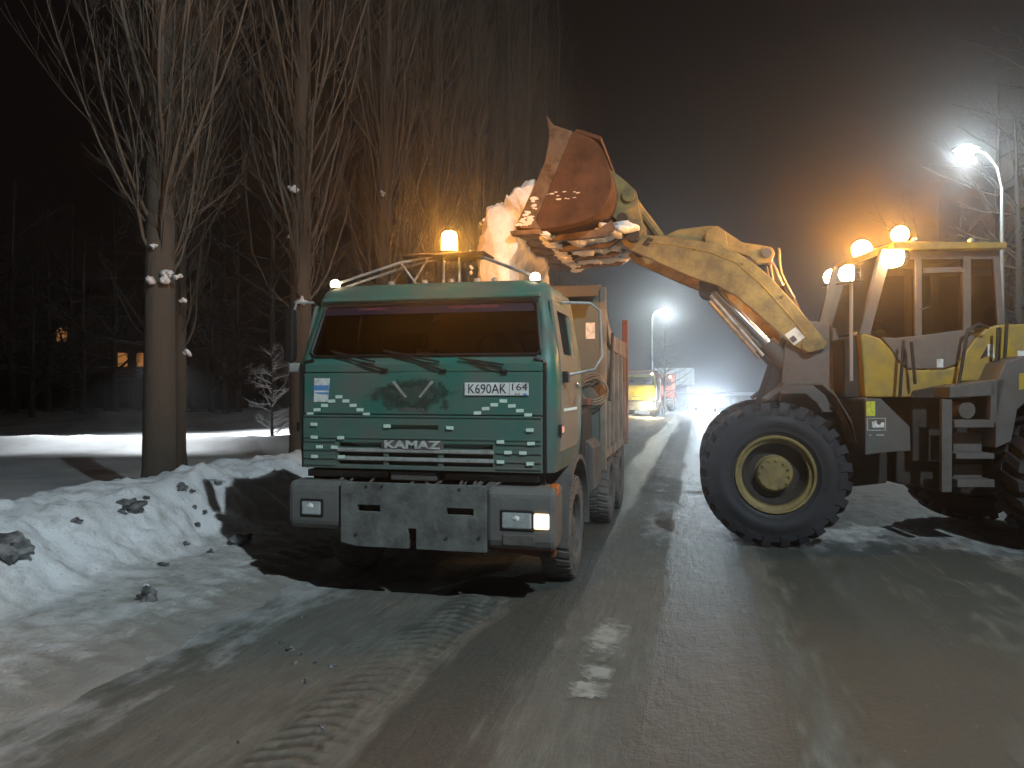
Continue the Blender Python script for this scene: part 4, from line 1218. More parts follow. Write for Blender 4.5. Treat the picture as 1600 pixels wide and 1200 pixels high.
# ------------------------------------------------------------------ rear frame and cab of the loader (parallel to the picture)
dn = pdep - .75                          # near side of the cab
def Q(pts, d): return [((x - 800) / 1200 * d, CAMH + (608 - y) / 1200 * d) for x, y in pts]
def R_(mb, *a, **k): return W(mb.map(lambda p: cam2w(*p)), *a, **k)
lat0 = lambda px, d: (px - 800) / 1200 * d

rf = MB().prismY([(plat - .15, .7), (plat - .15, 1.25), (plat + .4, 1.35), (plat + 3.6, 1.35), (plat + 3.6, .75), (plat + 2.4, .55), (plat + .8, .55)], pdep - .42, pdep + .42)
R_(rf, 'rear_frame', M_CAST, loader, bevel=.03)
ax = MB().tube([(rc[0], pdep - 1.1, .875), (rc[0], pdep + 1.1, .875)], .2, 12); R_(ax, 'rear_axle', M_CAST, loader, smooth=True)
jt = MB().tube([(plat, pdep, .7), (plat, pdep, 1.6)], .13, 12); R_(jt, 'joint_pin', M_CAST, loader, smooth=True)
ud = MB().prismY([(plat - .05, 1.0), (plat - .05, 1.82), (plat + 2.1, 1.82), (plat + 2.1, 1.0)], pdep - .62, pdep + .62); R_(ud, 'cab_floor', M_CAST, loader, bevel=.02)
# yellow lower body of the cab
yb = Q([(1345, 524), (1352, 521), (1376, 529), (1392, 545), (1404, 565), (1418, 578), (1475, 578), (1497, 571), (1500, 620), (1352, 621), (1348, 560)], dn)
R_(MB().prismY(yb, dn, dn + 1.5), 'cab_lower_body', M_YEL, loader, bevel=.02)
rear = Q([(1496, 572), (1510, 548), (1526, 527), (1545, 512), (1568, 507), (1690, 503), (1720, 520), (1720, 590), (1500, 596)], dn)
hood = R_(MB().prismY(rear, dn, dn + 1.5), 'engine_hood', M_YEL, loader, bevel=.02)
tri = Q([(1531, 561), (1543, 540), (1543, 556)], dn); R_(MB().prismY(tri, dn - .006, dn - .001), 'badge_print', M_CAST, hood)
tri = Q([(1543, 556), (1543, 538), (1552, 538), (1554, 560)], dn); R_(MB().prismY(tri, dn - .006, dn - .001), 'badge_print', M_WHITE, hood)
tri = Q([(1590, 548), (1602, 548), (1602, 568), (1590, 568)], dn); R_(MB().prismY(tri, dn - .006, dn - .001), 'hood_sticker', M_WHITE, hood)
# grey door panel with curved lower edge
dp = Q([(1378, 527), (1392, 543), (1404, 562), (1419, 576), (1474, 576), (1494, 569), (1508, 548), (1524, 526), (1524, 516), (1500, 516), (1470, 520), (1437, 524), (1400, 528)], dn)
cabf = R_(MB().prismY(dp, dn + .004, dn + .07), 'door_panel', M_CABGREY, loader, bevel=.008)
for (a, b_, t) in (((1352, 522), (1388, 388), 9), ((1437, 576), (1437, 388), 5), ((1513, 530), (1513, 388), 6), ((1566, 506), (1558, 388), 5)):
    for d0 in (dn + .01, dn + 1.41):
        q = Q([(a[0] - t, a[1]), (a[0] + t, a[1]), (b_[0] + t, b_[1]), (b_[0] - t, b_[1])], dn)
        R_(MB().prismY(q, d0, d0 + .07), 'pillar', M_CABGREY, loader, bevel=.008)
q = Q([(1388, 388), (1560, 388), (1560, 404), (1388, 404)], dn); R_(MB().prismY(q, dn + .012, dn + .06), 'door_header', M_CABGREY, loader, bevel=.006)
q = Q([(1388, 388), (1560, 388), (1560, 404), (1388, 404)], dn); R_(MB().prismY(q, dn + 1.44, dn + 1.49), 'door_header', M_CABGREY, loader, bevel=.006)
q = Q([(1446, 418), (1505, 416), (1508, 424), (1445, 426)], dn); R_(MB().prismY(q, dn + .02, dn + .05), 'sun_blind', M_CABGREY, loader)
roof = Q([(1398, 376), (1576, 378), (1575, 388), (1398, 390)], dn - .12)
rf_ = R_(MB().prismY(roof, dn - .12, dn + 1.62), 'cab_roof', M_YEL, loader, bevel=.02)
for d0 in (dn + .035, dn + 1.45):
    for pl in ([(1360, 520), (1394, 402), (1433, 402), (1433, 526), (1400, 530), (1376, 529)], [(1442, 402), (1508, 402), (1508, 520), (1442, 524)], [(1518, 402), (1555, 402), (1561, 508), (1530, 520), (1518, 520)]):
        R_(MB().prismY(Q(pl, dn), d0, d0 + .006), 'cab_window', M_CGLASS, loader)
la, lb = lat0(1356, dn), lat0(1391, dn)
za, zb = Q([(0, 520)], dn)[0][1], Q([(0, 392)], dn)[0][1]
fw = MB().add([(la, dn + .08, za), (la, dn + 1.41, za), (lb, dn + 1.41, zb), (lb, dn + .08, zb)], [(0, 1, 2, 3)])
R_(fw, 'cab_windscreen', M_CGLASS, loader)
lr = lat0(1562, dn)
R_(MB().add([(lr, dn + .08, za + .1), (lr, dn + 1.41, za + .1), (lr, dn + 1.41, zb), (lr, dn + .08, zb)], [(0, 1, 2, 3)]), 'cab_rear_window', M_CGLASS, loader)
# seat, console, steering wheel
s_ = MB().box(lat0(1465, dn), lat0(1512, dn), pdep - .26, pdep + .26, 1.9, 2.3); s_.box(lat0(1497, dn), lat0(1513, dn), pdep - .25, pdep + .25, 2.2, 3.0)
R_(s_, 'operator_seat', M_SEAT, loader, bevel=.05)
cs = MB().prismY(Q([(1388, 560), (1392, 520), (1410, 508), (1420, 512), (1410, 560)], dn), pdep - .2, pdep + .2); R_(cs, 'console', M_BLACK, loader, bevel=.02)
cc = Q([(1424, 505)], dn)[0]
sw = MB().tube([(cc[0] + .12 * math.cos(a), pdep + .2 * math.sin(a), cc[1] - .10 * math.cos(a)) for a in np.linspace(0, 2 * math.pi, 22)], .014, 6, False)
R_(sw, 'steering_wheel', M_BLACK, loader, smooth=True)
hd = MB().tube([(lat0(1437, dn), dn - .02, Q([(0, 484)], dn)[0][1]), (lat0(1450, dn), dn - .02, Q([(0, 479)], dn)[0][1])], .012, 6); R_(hd, 'door_handle', M_CHROME, loader, smooth=True)
st = MB().prismY(Q([(1464, 561), (1474, 561), (1474, 574), (1464, 574)], dn), dn - .002, dn + .003); R_(st, 'door_sticker', M_WHITE, loader)
# cab front column, its dark colour stands in for the shade on this face
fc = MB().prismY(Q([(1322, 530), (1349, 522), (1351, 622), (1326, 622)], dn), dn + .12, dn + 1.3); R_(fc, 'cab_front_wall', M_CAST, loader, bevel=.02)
# tank box with the stickers
bxp = Q([(1352, 623), (1377, 623), (1422, 667), (1423, 705), (1396, 706), (1352, 711)], dn - .35)
box = R_(MB().prismY(bxp, dn - .35, dn + .3), 'side_tank', M_LGREY, loader, bevel=.012)
d_ = dn - .35
R_(MB().prismY(Q([(1353.5, 627), (1367, 627), (1367, 650), (1353.5, 650)], d_), d_ - .005, d_ - .001), 'warning_sticker', M_YSIGN, box)
fr_ = plate_with_holes([0, .06, .94, 1], [0, .08, .92, 1], {(1, 1)}, 0, 1)
(xa, za_), (xb, zb_) = Q([(1354, 673), (1384, 653)], d_)
fr_.map(lambda p: (xa + (xb - xa) * p[0], d_ - .005 + .004 * p[1], za_ + (zb_ - za_) * p[2]))
R_(fr_, 'pictogram_frame', M_SILVER, box)
R_(MB().prismY(Q([(1363, 668), (1362, 659), (1369, 657), (1370, 663), (1375, 664), (1377, 660), (1381, 660), (1381, 668)], d_), d_ - .005, d_ - .001), 'pictogram', M_WHITE, box)
mk = MB()
for (a, b_) in ((1358, 1361), (1369, 1372), (1373, 1376), (1377, 1381)): mk.prismY(Q([(a, 681), (b_, 681), (b_, 678.5), (a, 678.5)], d_), d_ - .005, d_ - .001)
R_(mk, 'tank_lettering', M_SILVER, box)
# ladder
dl = dn - .38
lad = R_(MB().prismY(Q([(1472, 624), (1488, 624), (1487, 769), (1471, 769)], dl), dl, dl + .06), 'ladder', M_LGREY, loader, bevel=.006)
R_(MB().prismY(Q([(1550, 596), (1572, 590), (1556, 660), (1546, 668)], dl), dl, dl + .08), 'ladder_rail', M_LGREY, lad, bevel=.006)
for (xa_, xb2, y0, y1) in ((1490, 1552, 656, 668), (1492, 1552, 708, 717), (1494, 1552, 749, 761)):
    R_(MB().prismY(Q([(xa_, y0), (xb2, y0), (xb2, y1), (xa_, y1)], dl), dl - .02, dl + .24), 'step', M_LGREY, lad, bevel=.006)
for (xa_, xb2, y0, y1) in ((1488, 1532, 676, 706), (1488, 1532, 726, 749)):
    R_(MB().prismY(Q([(xa_, y0), (xb2, y0), (xb2, y1), (xa_, y1)], dl + .26), dl + .24, dl + .27), 'kick_plate', M_LGREY, lad)
R_(MB().prismY(Q([(1484, 604), (1552, 594), (1556, 618), (1484, 622)], dl), dl, dl + .5), 'platform', M_LGREY, loader, bevel=.01)
c = Q([(1511, 641)], dl + .1)[0]
R_(MB().lathe((c[0], dl + .1, c[1]), [(0, 0), (0, .10), (.4, .10), (.4, 0)], 20, 'Y'), 'air_tank', M_LGREY, loader, smooth=True)
R_(MB().prismY(Q([(1425, 610), (1478, 600), (1484, 622), (1420, 622)], dn), dn - .06, dn - .01), 'door_sill', M_CAST, loader, bevel=.01)
# handrails
for pts in ([(1412, 532), (1406, 620)], [(1424, 534), (1430, 600)], [(1512, 516), (1505, 560), (1498, 600)], [(1512, 516), (1530, 506), (1545, 512)], [(1560, 512), (1558, 560), (1548, 600)], [(1574, 500), (1570, 560)]):
    q = Q(pts, dn - .14)
    R_(MB().tube([(x, dn - .14, z) for x, z in q], .02, 8), 'handrail', M_BLACK, loader, smooth=True)
# rear fender and counterweight
rfn = Q([(1556, 600), (1572, 566), (1600, 556), (1760, 556), (1800, 600), (1800, 640), (1740, 620), (1610, 622), (1590, 640), (1580, 690), (1556, 700)], dl)
R_(MB().prismY(rfn, dl, dl + .62), 'rear_fender', M_LGREY, loader, bevel=.012)
R_(MB().prismY(Q([(1592, 584), (1604, 582), (1604, 606), (1592, 610)], dl), dl - .005, dl - .001), 'fender_sticker', M_YEL, loader)
R_(MB().prismY(Q([(1720, 510), (1960, 515), (1990, 560), (1985, 700), (1900, 720), (1720, 640)], dn), dn, dn + 1.5), 'counterweight', M_YEL, loader, bevel=.03)
# lamps on the cab
d0 = dn + .1
def lamp_at(name, px, py, d, r, e, base=True):
    c = Q([(px, py)], d)[0]
    o = R_(MB().blob((c[0], d, c[1]), r, 3, .02, 5), name, e, loader, smooth=True)
    return o, c
o, c = lamp_at('roof_work_lamp', 1400, 402, dn - .02, .115, E_WORK)
R_(MB().lathe((c[0] + .05, dn - .02, c[1]), [(0, 0), (0, .10), (.08, .09), (.1, 0)], 16, 'X'), 'lamp_housing', M_BLACK, o)
R_(MB().tube([(c[0] + .08, dn - .02, c[1]), (c[0] + .10, dn + .02, c[1] + .12)], .02, 6), 'lamp_bracket', M_BLACK, o)
o, c = lamp_at('roof_work_lamp', 1347, 390, dn + 1.3, .13, E_AMBER2)
R_(MB().tube([(c[0] + .12, dn + 1.3, c[1]), (c[0] + .55, dn + 1.3, c[1] + .12)], .02, 6), 'lamp_bracket', M_BLACK, o)
o, c = lamp_at('beacon', 1407, 366, dn + .1, .10, E_AMBER2)
R_(MB().lathe((c[0], dn + .1, c[1] - .13), [(0, 0), (0, .08), (.05, .07), (.05, 0)], 16, 'Z'), 'beacon_base', M_BLACK, o)
for qx in (1430, 1518):
    o, c = lamp_at('roof_lamp', qx, 376, dn - .1, .035, M_LENS)

# ------------------------------------------------------------------ snow pouring out of the bucket
def pour():
    pr = [(-2.62, 2.5), (-2.80, 3.0), (-2.80, 3.7), (-2.74, 4.18), (-2.66, 4.32), (-2.52, 4.36), (-2.40, 4.55), (-2.18, 4.68), (-1.95, 4.66), (-1.85, 4.3), (-2.0, 4.02), (-2.28, 3.98), (-2.38, 3.6), (-2.34, 3.0), (-2.28, 2.5)]
    pts = []
    for i in range(len(pr)):
        a, b = pr[i], pr[(i + 1) % len(pr)]
        for k in range(11): t = k / 11; pts.append((a[0] + (b[0] - a[0]) * t, a[1] + (b[1] - a[1]) * t))
    cx = sum(p[0] for p in pts) / len(pts); cz = sum(p[1] for p in pts) / len(pts)
    pts = np.array(pts); n = len(pts); ys = np.linspace(YK0 + .08, YK1 - .08, 120); ny = len(ys)
    X = np.repeat(pts[None, :, 0], ny, 0); Z = np.repeat(pts[None, :, 1], ny, 0); Y = np.repeat(ys[:, None], n, 1)
    k = np.arange(ny)[:, None]
    e = np.sin(np.pi / 2 * np.clip(np.minimum(k, ny - 1 - k) / 13, 0, 1)) * .55 + .45
    nrm = np.stack([X - cx, (Z - cz) * .45], -1); nrm /= np.linalg.norm(nrm, axis=-1, keepdims=True) + 1e-6
    disp = .42 * fbm(X * 1.6 + Y * 1.1 + 5, Z * 1.5 + Y * .9, 3) + .30 * np.abs(fbm(X * 4 + Y * 3, Z * 4 - Y * 2.6, 4)) * sst(3.6, 4.3, Z) + .10 * fbm(X * 14 + Y * 9, Z * 14 + Y * 11, 3)
    top = .22 * fbm(Y * 1.3, Y * 0 + 3.3, 3)
    X2 = cx + (X - cx) * (e * .6 + .4) + nrm[..., 0] * disp
    Z2 = cz + (Z - cz) * np.where(Z < 3.5, 1, e * .3 + .7) + np.where(Z > 4.1, top, 0) + nrm[..., 1] * disp
    mb = MB(); mb.v = list(map(tuple, np.stack([X2, Y, Z2], -1).reshape(-1, 3)))
    for k in range(ny - 1):
        for i in range(n): mb.f.append((k * n + i, k * n + (i + 1) % n, (k + 1) * n + (i + 1) % n, (k + 1) * n + i))
    mb.f.append(tuple(range(n))); mb.f.append(tuple((ny - 1) * n + i for i in range(n)))
    for q in range(60):
        mb.blob((random.uniform(-2.92, -2.7), random.uniform(YK0, YK1), random.uniform(3.0, 4.3)), random.uniform(.008, .03), 1, 1.2, q)
    return mb
pm = pour(); pm.shift((-2.5, FY, 2.5))
tag(pm.build('pouring_snow', M_SNOWB, smooth=True, loc=(-2.5, FY, 2.5), angle=0), 'lumpy mass of snow spilling from the raised bucket into the truck', 'snow')

# ------------------------------------------------------------------ clods on the snow bank and the road
def clod(px, py, wpx, label, name='ice_clod', seed=0, sq=(1.2, .9, .65), grp=None, m=None):
    x, y, z = hit(px, py + wpx * .25)
    dep = -x * ST + y * CT
    r = wpx / 1200 * dep / 2
    mb = MB().blob((0, 0, r * .2), r, 3, 1.0, seed, sq)
    o = mb.build(name, m or M_CLOD, smooth=True, loc=(x, y, z), angle=25)
    o.rotation_euler = (0, 0, random.uniform(0, 6))
    return tag(o, label, 'clod' if name == 'ice_clod' else 'snow lump', grp)
clod(205, 787, 26, 'flat dark ice clod near the crest of the snow bank below the thick trunk', seed=1, sq=(1.2, 1, .5))
clod(10, 857, 46, 'large dark grey clod on the face of the snow bank', seed=2, sq=(1.2, 1, .7))
clod(232, 932, 26, 'upright black clod with a snowy cap at the foot of the bank', seed=3, sq=(.9, .9, 1.15))
clod(231, 918, 13, 'white snow cap sitting on the upright black clod', 'snow_clump', seed=33, sq=(1, 1, .7), m=M_SNOW)
clod(257, 880, 17, 'elongated dark clod low on the face of the snow bank', seed=4, sq=(1.5, .8, .7))
clod(380, 842, 26, 'grey lump of dirty ice beside the truck shadow on the bank', seed=5)
for k, (x, y, w) in enumerate(((192, 800, 10), (340, 757, 10), (285, 763, 15), (300, 768, 9), (310, 822, 8), (290, 851, 10), (305, 790, 8), (320, 802, 9), (120, 812, 11), (330, 861, 9), (228, 778, 10))):
    clod(x, y, w, 'small dark clod stuck in the ploughed snow bank', seed=20 + k, grp='small clods in the snow bank')
for k, (x, y, w) in enumerate(((475, 964, 8), (505, 1135, 9), (455, 1013, 11), (440, 1003, 8), (480, 1063, 10), (462, 1035, 7), (520, 1040, 8), (250, 1152, 8), (375, 1158, 7), (470, 1020, 8), (715, 920, 8), (560, 1010, 6), (495, 1035, 7))):
    clod(x, y, w, 'small dirty crumb of ice lying on the slushy road', seed=60 + k, grp='crumbs on the road')

# ------------------------------------------------------------------ trees
def add_tube_fast(V, F, pts, rs, n):
    k = len(pts)
    o = len(V)
    prev = None
    for i in range(k):
        a = pts[max(i - 1, 0)]; b = pts[min(i + 1, k - 1)]
        t = (b - a)
        if t.length < 1e-6: t = Vector((0, 0, 1))
        t.normalize()
        u = t.cross(Vector((.3, .9, .1))).normalized(); w = t.cross(u)
        for j in range(n):
            an = 2 * math.pi * j / n
            V.append(pts[i] + (u * math.cos(an) + w * math.sin(an)) * rs[i])
    for i in range(k - 1):
        for j in range(n):
            F.append((o + i * n + j, o + i * n + (j + 1) % n, o + (i + 1) * n + (j + 1) % n, o + (i + 1) * n + j))

def tree_meshes(seed, H, r0, first, style):
    rnd = random.Random(seed)
    tv, tf, cv, cf = [], [], [], []
    sway = [rnd.uniform(-.12, .12) for _ in range(2)]
    def axis(z): return Vector((sway[0] * math.sin(z * .4) * z / 10, sway[1] * math.sin(z * .33 + 1) * z / 10, z))
    zs = [-.3, 0, .25, .6] + [1 + (H - 1) * i / 16 for i in range(17)]
    def rad(z): return r0 * (1.25 - .25 * min(1, z / .6) if z < .6 else 1) * max(.04, (1 - max(0, z - .6) / H) ** .8)
    add_tube_fast(tv, tf, [axis(z) for z in zs], [rad(max(0, z)) for z in zs], 14)
    def branch(p, d, L, r, lvl, up, segs):
        pts = [p.copy()]; rs = [r]; dd = d.copy(); q = p.copy()
        for i in range(segs):
            dd = dd + Vector((rnd.gauss(0, .10), rnd.gauss(0, .10), up + rnd.gauss(0, .05)))
            dd.normalize(); q = q + dd * (L / segs); pts.append(q.copy()); rs.append(max(.0035, r * (1 - .85 * (i + 1) / segs)))
        add_tube_fast(cv, cf, pts, rs, 5 if lvl == 0 else 3)
        if lvl < 2:
            nk = ((rnd.randint(7, 11) if style == 'poplar' else rnd.randint(6, 9)) if lvl == 0 else rnd.randint(3, 5))
            for _ in range(nk):
                t = rnd.uniform(.18, .98); i = min(segs - 1, int(t * segs)); f = t * segs - i
                b = pts[i].lerp(pts[i + 1], f); dirn = (pts[i + 1] - pts[i]).normalized()
                side = Vector((rnd.gauss(0, 1), rnd.gauss(0, 1), rnd.gauss(.1, .4))).normalized()
                sp = .75 if style == 'poplar' else 1.0
                branch(b, (dirn + side * sp).normalized(), L * rnd.uniform(.28, .5) * (1 - .35 * t), rs[i] * .45, lvl + 1, .12 if style == 'poplar' else .02, 4 if lvl == 0 else 3)
    if style == 'poplar':
        for k in range(150):
            z = first + (H * .88 - first) * (k / 150) ** 1.35 + rnd.uniform(-.1, .4)
            a = rnd.uniform(0, 2 * math.pi); el = rnd.uniform(.55, 1.1)
            d = Vector((math.cos(a) * math.cos(el), math.sin(a) * math.cos(el), math.sin(el)))
            L = (H - z) * rnd.uniform(.20, .45) if k > 26 else rnd.uniform(2.2, 5.5)
            L = max(1.2, min(7.0, L))
            b = axis(z) + Vector((d.x, d.y, 0)) * rad(z) * .6
            branch(b, d, L, max(.011, rad(z) * (rnd.uniform(.09, .22) if k % 2 else rnd.uniform(.05, .10))), 0, .36 if k % 2 else .5, 7)
    else:
        for k in range(34):
            z = first + (H * .95 - first) * k / 34
            a = rnd.uniform(0, 2 * math.pi); el = rnd.uniform(-.05, .8)
            d = Vector((math.cos(a) * math.cos(el), math.sin(a) * math.cos(el), math.sin(el)))
            L = rnd.uniform(.22, .42) * H * (1.1 - .5 * k / 34)
            branch(axis(z), d, L, max(.015, rad(z) * .45), 0, .03, 6)
    def mk(nm, V, F, m):
        me = bpy.data.meshes.new(nm); me.from_pydata([tuple(v) for v in V], [], F); me.shade_smooth(); me.materials.append(m); return me
    return tv, tf, cv, cf, mk, axis, rad

def make_tree_kind(seed, H, r0, first, style, mb_, mt_):
    tv, tf, cv, cf, mk, axis, rad = tree_meshes(seed, H, r0, first, style)
    return mk('trunk', tv, tf, mb_), mk('crown', cv, cf, mt_)

def place_tree(kind, x, y, z, label, group=None, rz=0, sc=1., name='poplar_tree'):
    r = empty(name, (x, y, z), label, 'tree', group, rz); r.scale = (sc, sc, sc)
    t = bpy.data.objects.new('trunk', kind[0]); COL.objects.link(t); t.parent = r
    c = bpy.data.objects.new('crown', kind[1]); COL.objects.link(c); c.parent = r
    return r

POP = [make_tree_kind(101, 24, .245, 3.3, 'poplar', M_BARK, M_TWIG), make_tree_kind(205, 27, .24, 3.4, 'poplar', M_BARK, M_TWIG), make_tree_kind(307, 28, .23, 3.6, 'poplar', M_BARK, M_TWIG)]
TRX = -8.25
row = [(10.45, 0, 'thick bare poplar trunk with snow caught in its fork, rising behind the snow bank', None),
       (14.9, 1, 'bare poplar rising right behind the small mirror of the dump truck', None),
       (19.4, 2, 'slim bare poplar behind the left roof corner of the dump truck', None)]
rowx = [(24.0, 1), (28.6, 0), (33.1, 2), (37.6, 1), (42.0, 0), (46.5, 2)]
trees = []
for k, (y, kd, lb, gp) in enumerate(row):
    trees.append(place_tree(POP[kd], TRX, y, .06, lb, gp, rz=.9 + 2.1 * k))
for k, (y, kd) in enumerate(rowx):
    trees.append(place_tree(POP[kd], TRX + random.uniform(-.2, .2), y, .06, 'tall bare poplar, %s in the row counted from the thick trunk by the bank' % ('fourth', 'fifth', 'sixth', 'seventh', 'eighth', 'ninth')[k], 'poplars in the far part of the row', rz=k * 1.7, sc=random.uniform(.96, 1.08)))
# snow lodged in the forks of the first trees
def lump(tree, pts):
    for k, (px, py, r) in enumerate(pts):
        l = tree.location
        dep = -l.x * ST + l.y * CT - .28
        p = D(px, py, dep)
        q = tree.matrix_basis.inverted() @ Vector(p)
        MB().blob(tuple(q), r * .8, 3, 1.0, k + int(px), (1.1, 1, .8)).build('snow_lump', M_SNOW, tree, smooth=True, angle=0)
bpy.context.view_layer.update()
lump(trees[0], [(262, 428, .10), (256, 438, .08), (240, 384, .055), (234, 438, .07), (278, 432, .05), (290, 552, .07), (285, 470, .05)])
lump(trees[1], [(457, 295, .12), (452, 370, .05), (470, 470, .1)])
lump(trees[2], [(597, 302, .09)])

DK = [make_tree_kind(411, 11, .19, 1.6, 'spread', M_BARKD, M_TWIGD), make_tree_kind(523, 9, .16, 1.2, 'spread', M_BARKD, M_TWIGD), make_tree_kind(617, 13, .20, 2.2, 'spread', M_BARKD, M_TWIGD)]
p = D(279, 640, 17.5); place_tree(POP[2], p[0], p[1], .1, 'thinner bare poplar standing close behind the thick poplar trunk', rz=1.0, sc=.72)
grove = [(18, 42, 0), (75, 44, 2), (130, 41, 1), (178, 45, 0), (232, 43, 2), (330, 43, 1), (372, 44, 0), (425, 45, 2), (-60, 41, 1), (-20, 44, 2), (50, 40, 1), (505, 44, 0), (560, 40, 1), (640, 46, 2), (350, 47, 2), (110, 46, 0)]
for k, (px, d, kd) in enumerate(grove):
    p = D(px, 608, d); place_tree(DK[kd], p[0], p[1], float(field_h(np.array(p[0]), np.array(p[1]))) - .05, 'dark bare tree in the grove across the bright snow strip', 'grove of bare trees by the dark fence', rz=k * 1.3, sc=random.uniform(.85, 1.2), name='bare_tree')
# low shrubs with snow on the twigs, one of them lit beside the truck
SHR = make_tree_kind(733, 3.2, .05, .25, 'spread', M_BARKD, mat('frosted_twigs', (.40, .41, .42), .9, 0, .3, 2))
SHL = make_tree_kind(735, 3.2, .05, .25, 'spread', M_BARKD, M_TWIGD)
p = D(425, 640, 25); place_tree(SHR, p[0], p[1], .1, 'snow frosted shrub lit white beside the dump truck mirror', name='frosted_shrub', rz=.4)
for k, (px, d) in enumerate(((30, 41), (100, 43), (165, 42), (300, 42), (350, 41), (215, 44), (-40, 40))):
    p = D(px, 640, d); place_tree(SHL, p[0], p[1], .15, 'low dark leafless shrub along the bright snow strip', 'leafless shrubs by the strip', rz=k, sc=random.uniform(.8, 1.2), name='bare_shrub')
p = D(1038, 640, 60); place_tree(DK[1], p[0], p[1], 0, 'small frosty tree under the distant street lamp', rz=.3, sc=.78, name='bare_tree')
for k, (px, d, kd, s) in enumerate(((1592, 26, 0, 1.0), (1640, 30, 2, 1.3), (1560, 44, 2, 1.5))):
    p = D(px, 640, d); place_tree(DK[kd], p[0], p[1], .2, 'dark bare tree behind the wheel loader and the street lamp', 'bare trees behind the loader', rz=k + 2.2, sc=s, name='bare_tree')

# ------------------------------------------------------------------ street lamps
LED = (.84, .98, .97)
def point_light(parent, loc, power, col, r=.10, spot=None, rot=None):
    ld = bpy.data.lights.new('lamp_light', 'SPOT' if spot else 'POINT'); ld.energy = power; ld.color = col; ld.shadow_soft_size = r
    if spot: ld.spot_size = math.radians(spot); ld.spot_blend = .35
    o = bpy.data.objects.new('lamp_light', ld); COL.objects.link(o); o.parent = parent; o.location = loc
    if rot: o.rotation_euler = rot
    return o
def street_lamp(base, head, label, power, lens_r=.15, col=LED, group=None, pole_r=.075, drop=1.1, spot=None):
    r = empty('street_lamp', base, label, 'street lamp', group)
    hx, hy, hz = head[0] - base[0], head[1] - base[1], head[2] - base[2]
    MB().tube([(0, 0, -.2), (0, 0, (hz - drop) * .5), (0, 0, hz - drop)], [pole_r * 1.3, pole_r, pole_r * .8], 10).build('pole', M_METAL, r, smooth=True)
    MB().tube([(0, 0, hz - drop - .05), (hx * .12, hy * .12, hz - drop * .45), (hx * .45, hy * .45, hz - .06), (hx * .85, hy * .85, hz + .06)], pole_r * .6, 8).build('arm', M_METAL, r, smooth=True)
    a = math.atan2(hy, hx)
    h = MB().box(-.32, .34, -.14, .14, .035, .11); rot = Matrix.Rotation(a, 3, 'Z')
    h.map(lambda p: tuple(rot @ Vector(p) + Vector((hx, hy, hz)))); hd = h.build('lamp_head', M_LGREY, r, bevel=.02)
    le = MB().blob((hx, hy, hz), lens_r, 3, 0, 1, (1.05, 1.05, .75)).build('lens', E_STREET, hd, smooth=True)
    point_light(r, (hx, hy, hz - .16), power, col, .12, spot)
    return r
p1 = D(1567, 608, 22.8); h1 = D(1510, 235, 22.8)
street_lamp((p1[0], p1[1], .2), h1, 'bright street lamp rising behind the wheel loader cab', 1900, .24, pole_r=.06)
street_lamp((8.6, -1.2, .2), (5.6, -1.2, 11.0), 'tall street lamp with a long arm on the loader side of the road', 8200, .19, col=(.80, .94, 1.0), drop=1.6)
p2 = D(1019, 608, 66); h2 = D(1040, 484, 66)
street_lamp((p2[0], p2[1], 0), h2, 'distant street lamp above the parked yellow and orange trucks', 9000, .27, pole_r=.06, drop=.7)
for (px, d, pw, lb) in ((545, 31, 13000, 'path lamp behind the dump truck cab, lighting the snow strip'), (256, 27, 6500, 'path lamp hidden behind the thick poplar trunk')):
    p3 = D(px, 608, d)
    lp = empty('park_lamp', (p3[0], p3[1], .1), lb, 'street lamp')
    MB().tube([(0, 0, -.3), (0, 0, 3.1)], .06, 10).build('pole', M_METAL, lp, smooth=True)
    hh = MB().lathe((0, 0, 3.35), [(.0, .28), (.06, .25), (.16, .06), (.17, 0)], 18, 'Z').build('shade', M_LGREY, lp, smooth=True)
    MB().blob((0, 0, 3.32), .14, 2, 0, 1, (1, 1, .5)).build('lens', emitter('path_lamp_light', (.92, .97, 1), 40), hh, smooth=True)
    point_light(lp, (0, 0, 3.12), pw, (.92, .97, 1.0), .12, spot=134)
# small far-off lamps beyond the fence
for k, (px, py, d) in enumerate(((41, 602, 75), (205, 603, 80))):
    c = D(px, py, d)
    r = empty('garden_lamp', (c[0], c[1], 0), 'tiny far lamp glowing in front of the dark fence', 'lamp', 'tiny far lamps')
    MB().tube([(0, 0, 0), (0, 0, c[2] - .1)], .05, 6).build('post', M_METAL, r)
    MB().blob((0, 0, c[2]), .13, 2, 0, 1).build('globe', emitter('small_lamp_globe', (.95, .98, 1), 12), r, smooth=True)

# ------------------------------------------------------------------ fence, house, far end of the street
FA, FB = D(-160, 608, 48), D(650, 608, 52)
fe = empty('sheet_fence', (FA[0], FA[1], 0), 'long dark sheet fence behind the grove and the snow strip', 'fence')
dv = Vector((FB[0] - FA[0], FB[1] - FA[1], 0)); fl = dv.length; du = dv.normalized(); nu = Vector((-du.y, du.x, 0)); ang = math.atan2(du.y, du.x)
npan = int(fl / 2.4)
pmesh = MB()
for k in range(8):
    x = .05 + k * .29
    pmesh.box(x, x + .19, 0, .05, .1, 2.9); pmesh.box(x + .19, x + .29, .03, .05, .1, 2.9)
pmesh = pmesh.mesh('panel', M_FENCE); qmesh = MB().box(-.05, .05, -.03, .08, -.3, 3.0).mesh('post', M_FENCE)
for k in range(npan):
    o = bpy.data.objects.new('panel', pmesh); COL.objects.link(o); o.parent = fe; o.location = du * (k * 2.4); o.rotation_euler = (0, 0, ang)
    o = bpy.data.objects.new('post', qmesh); COL.objects.link(o); o.parent = fe; o.location = du * (k * 2.4); o.rotation_euler = (0, 0, ang)

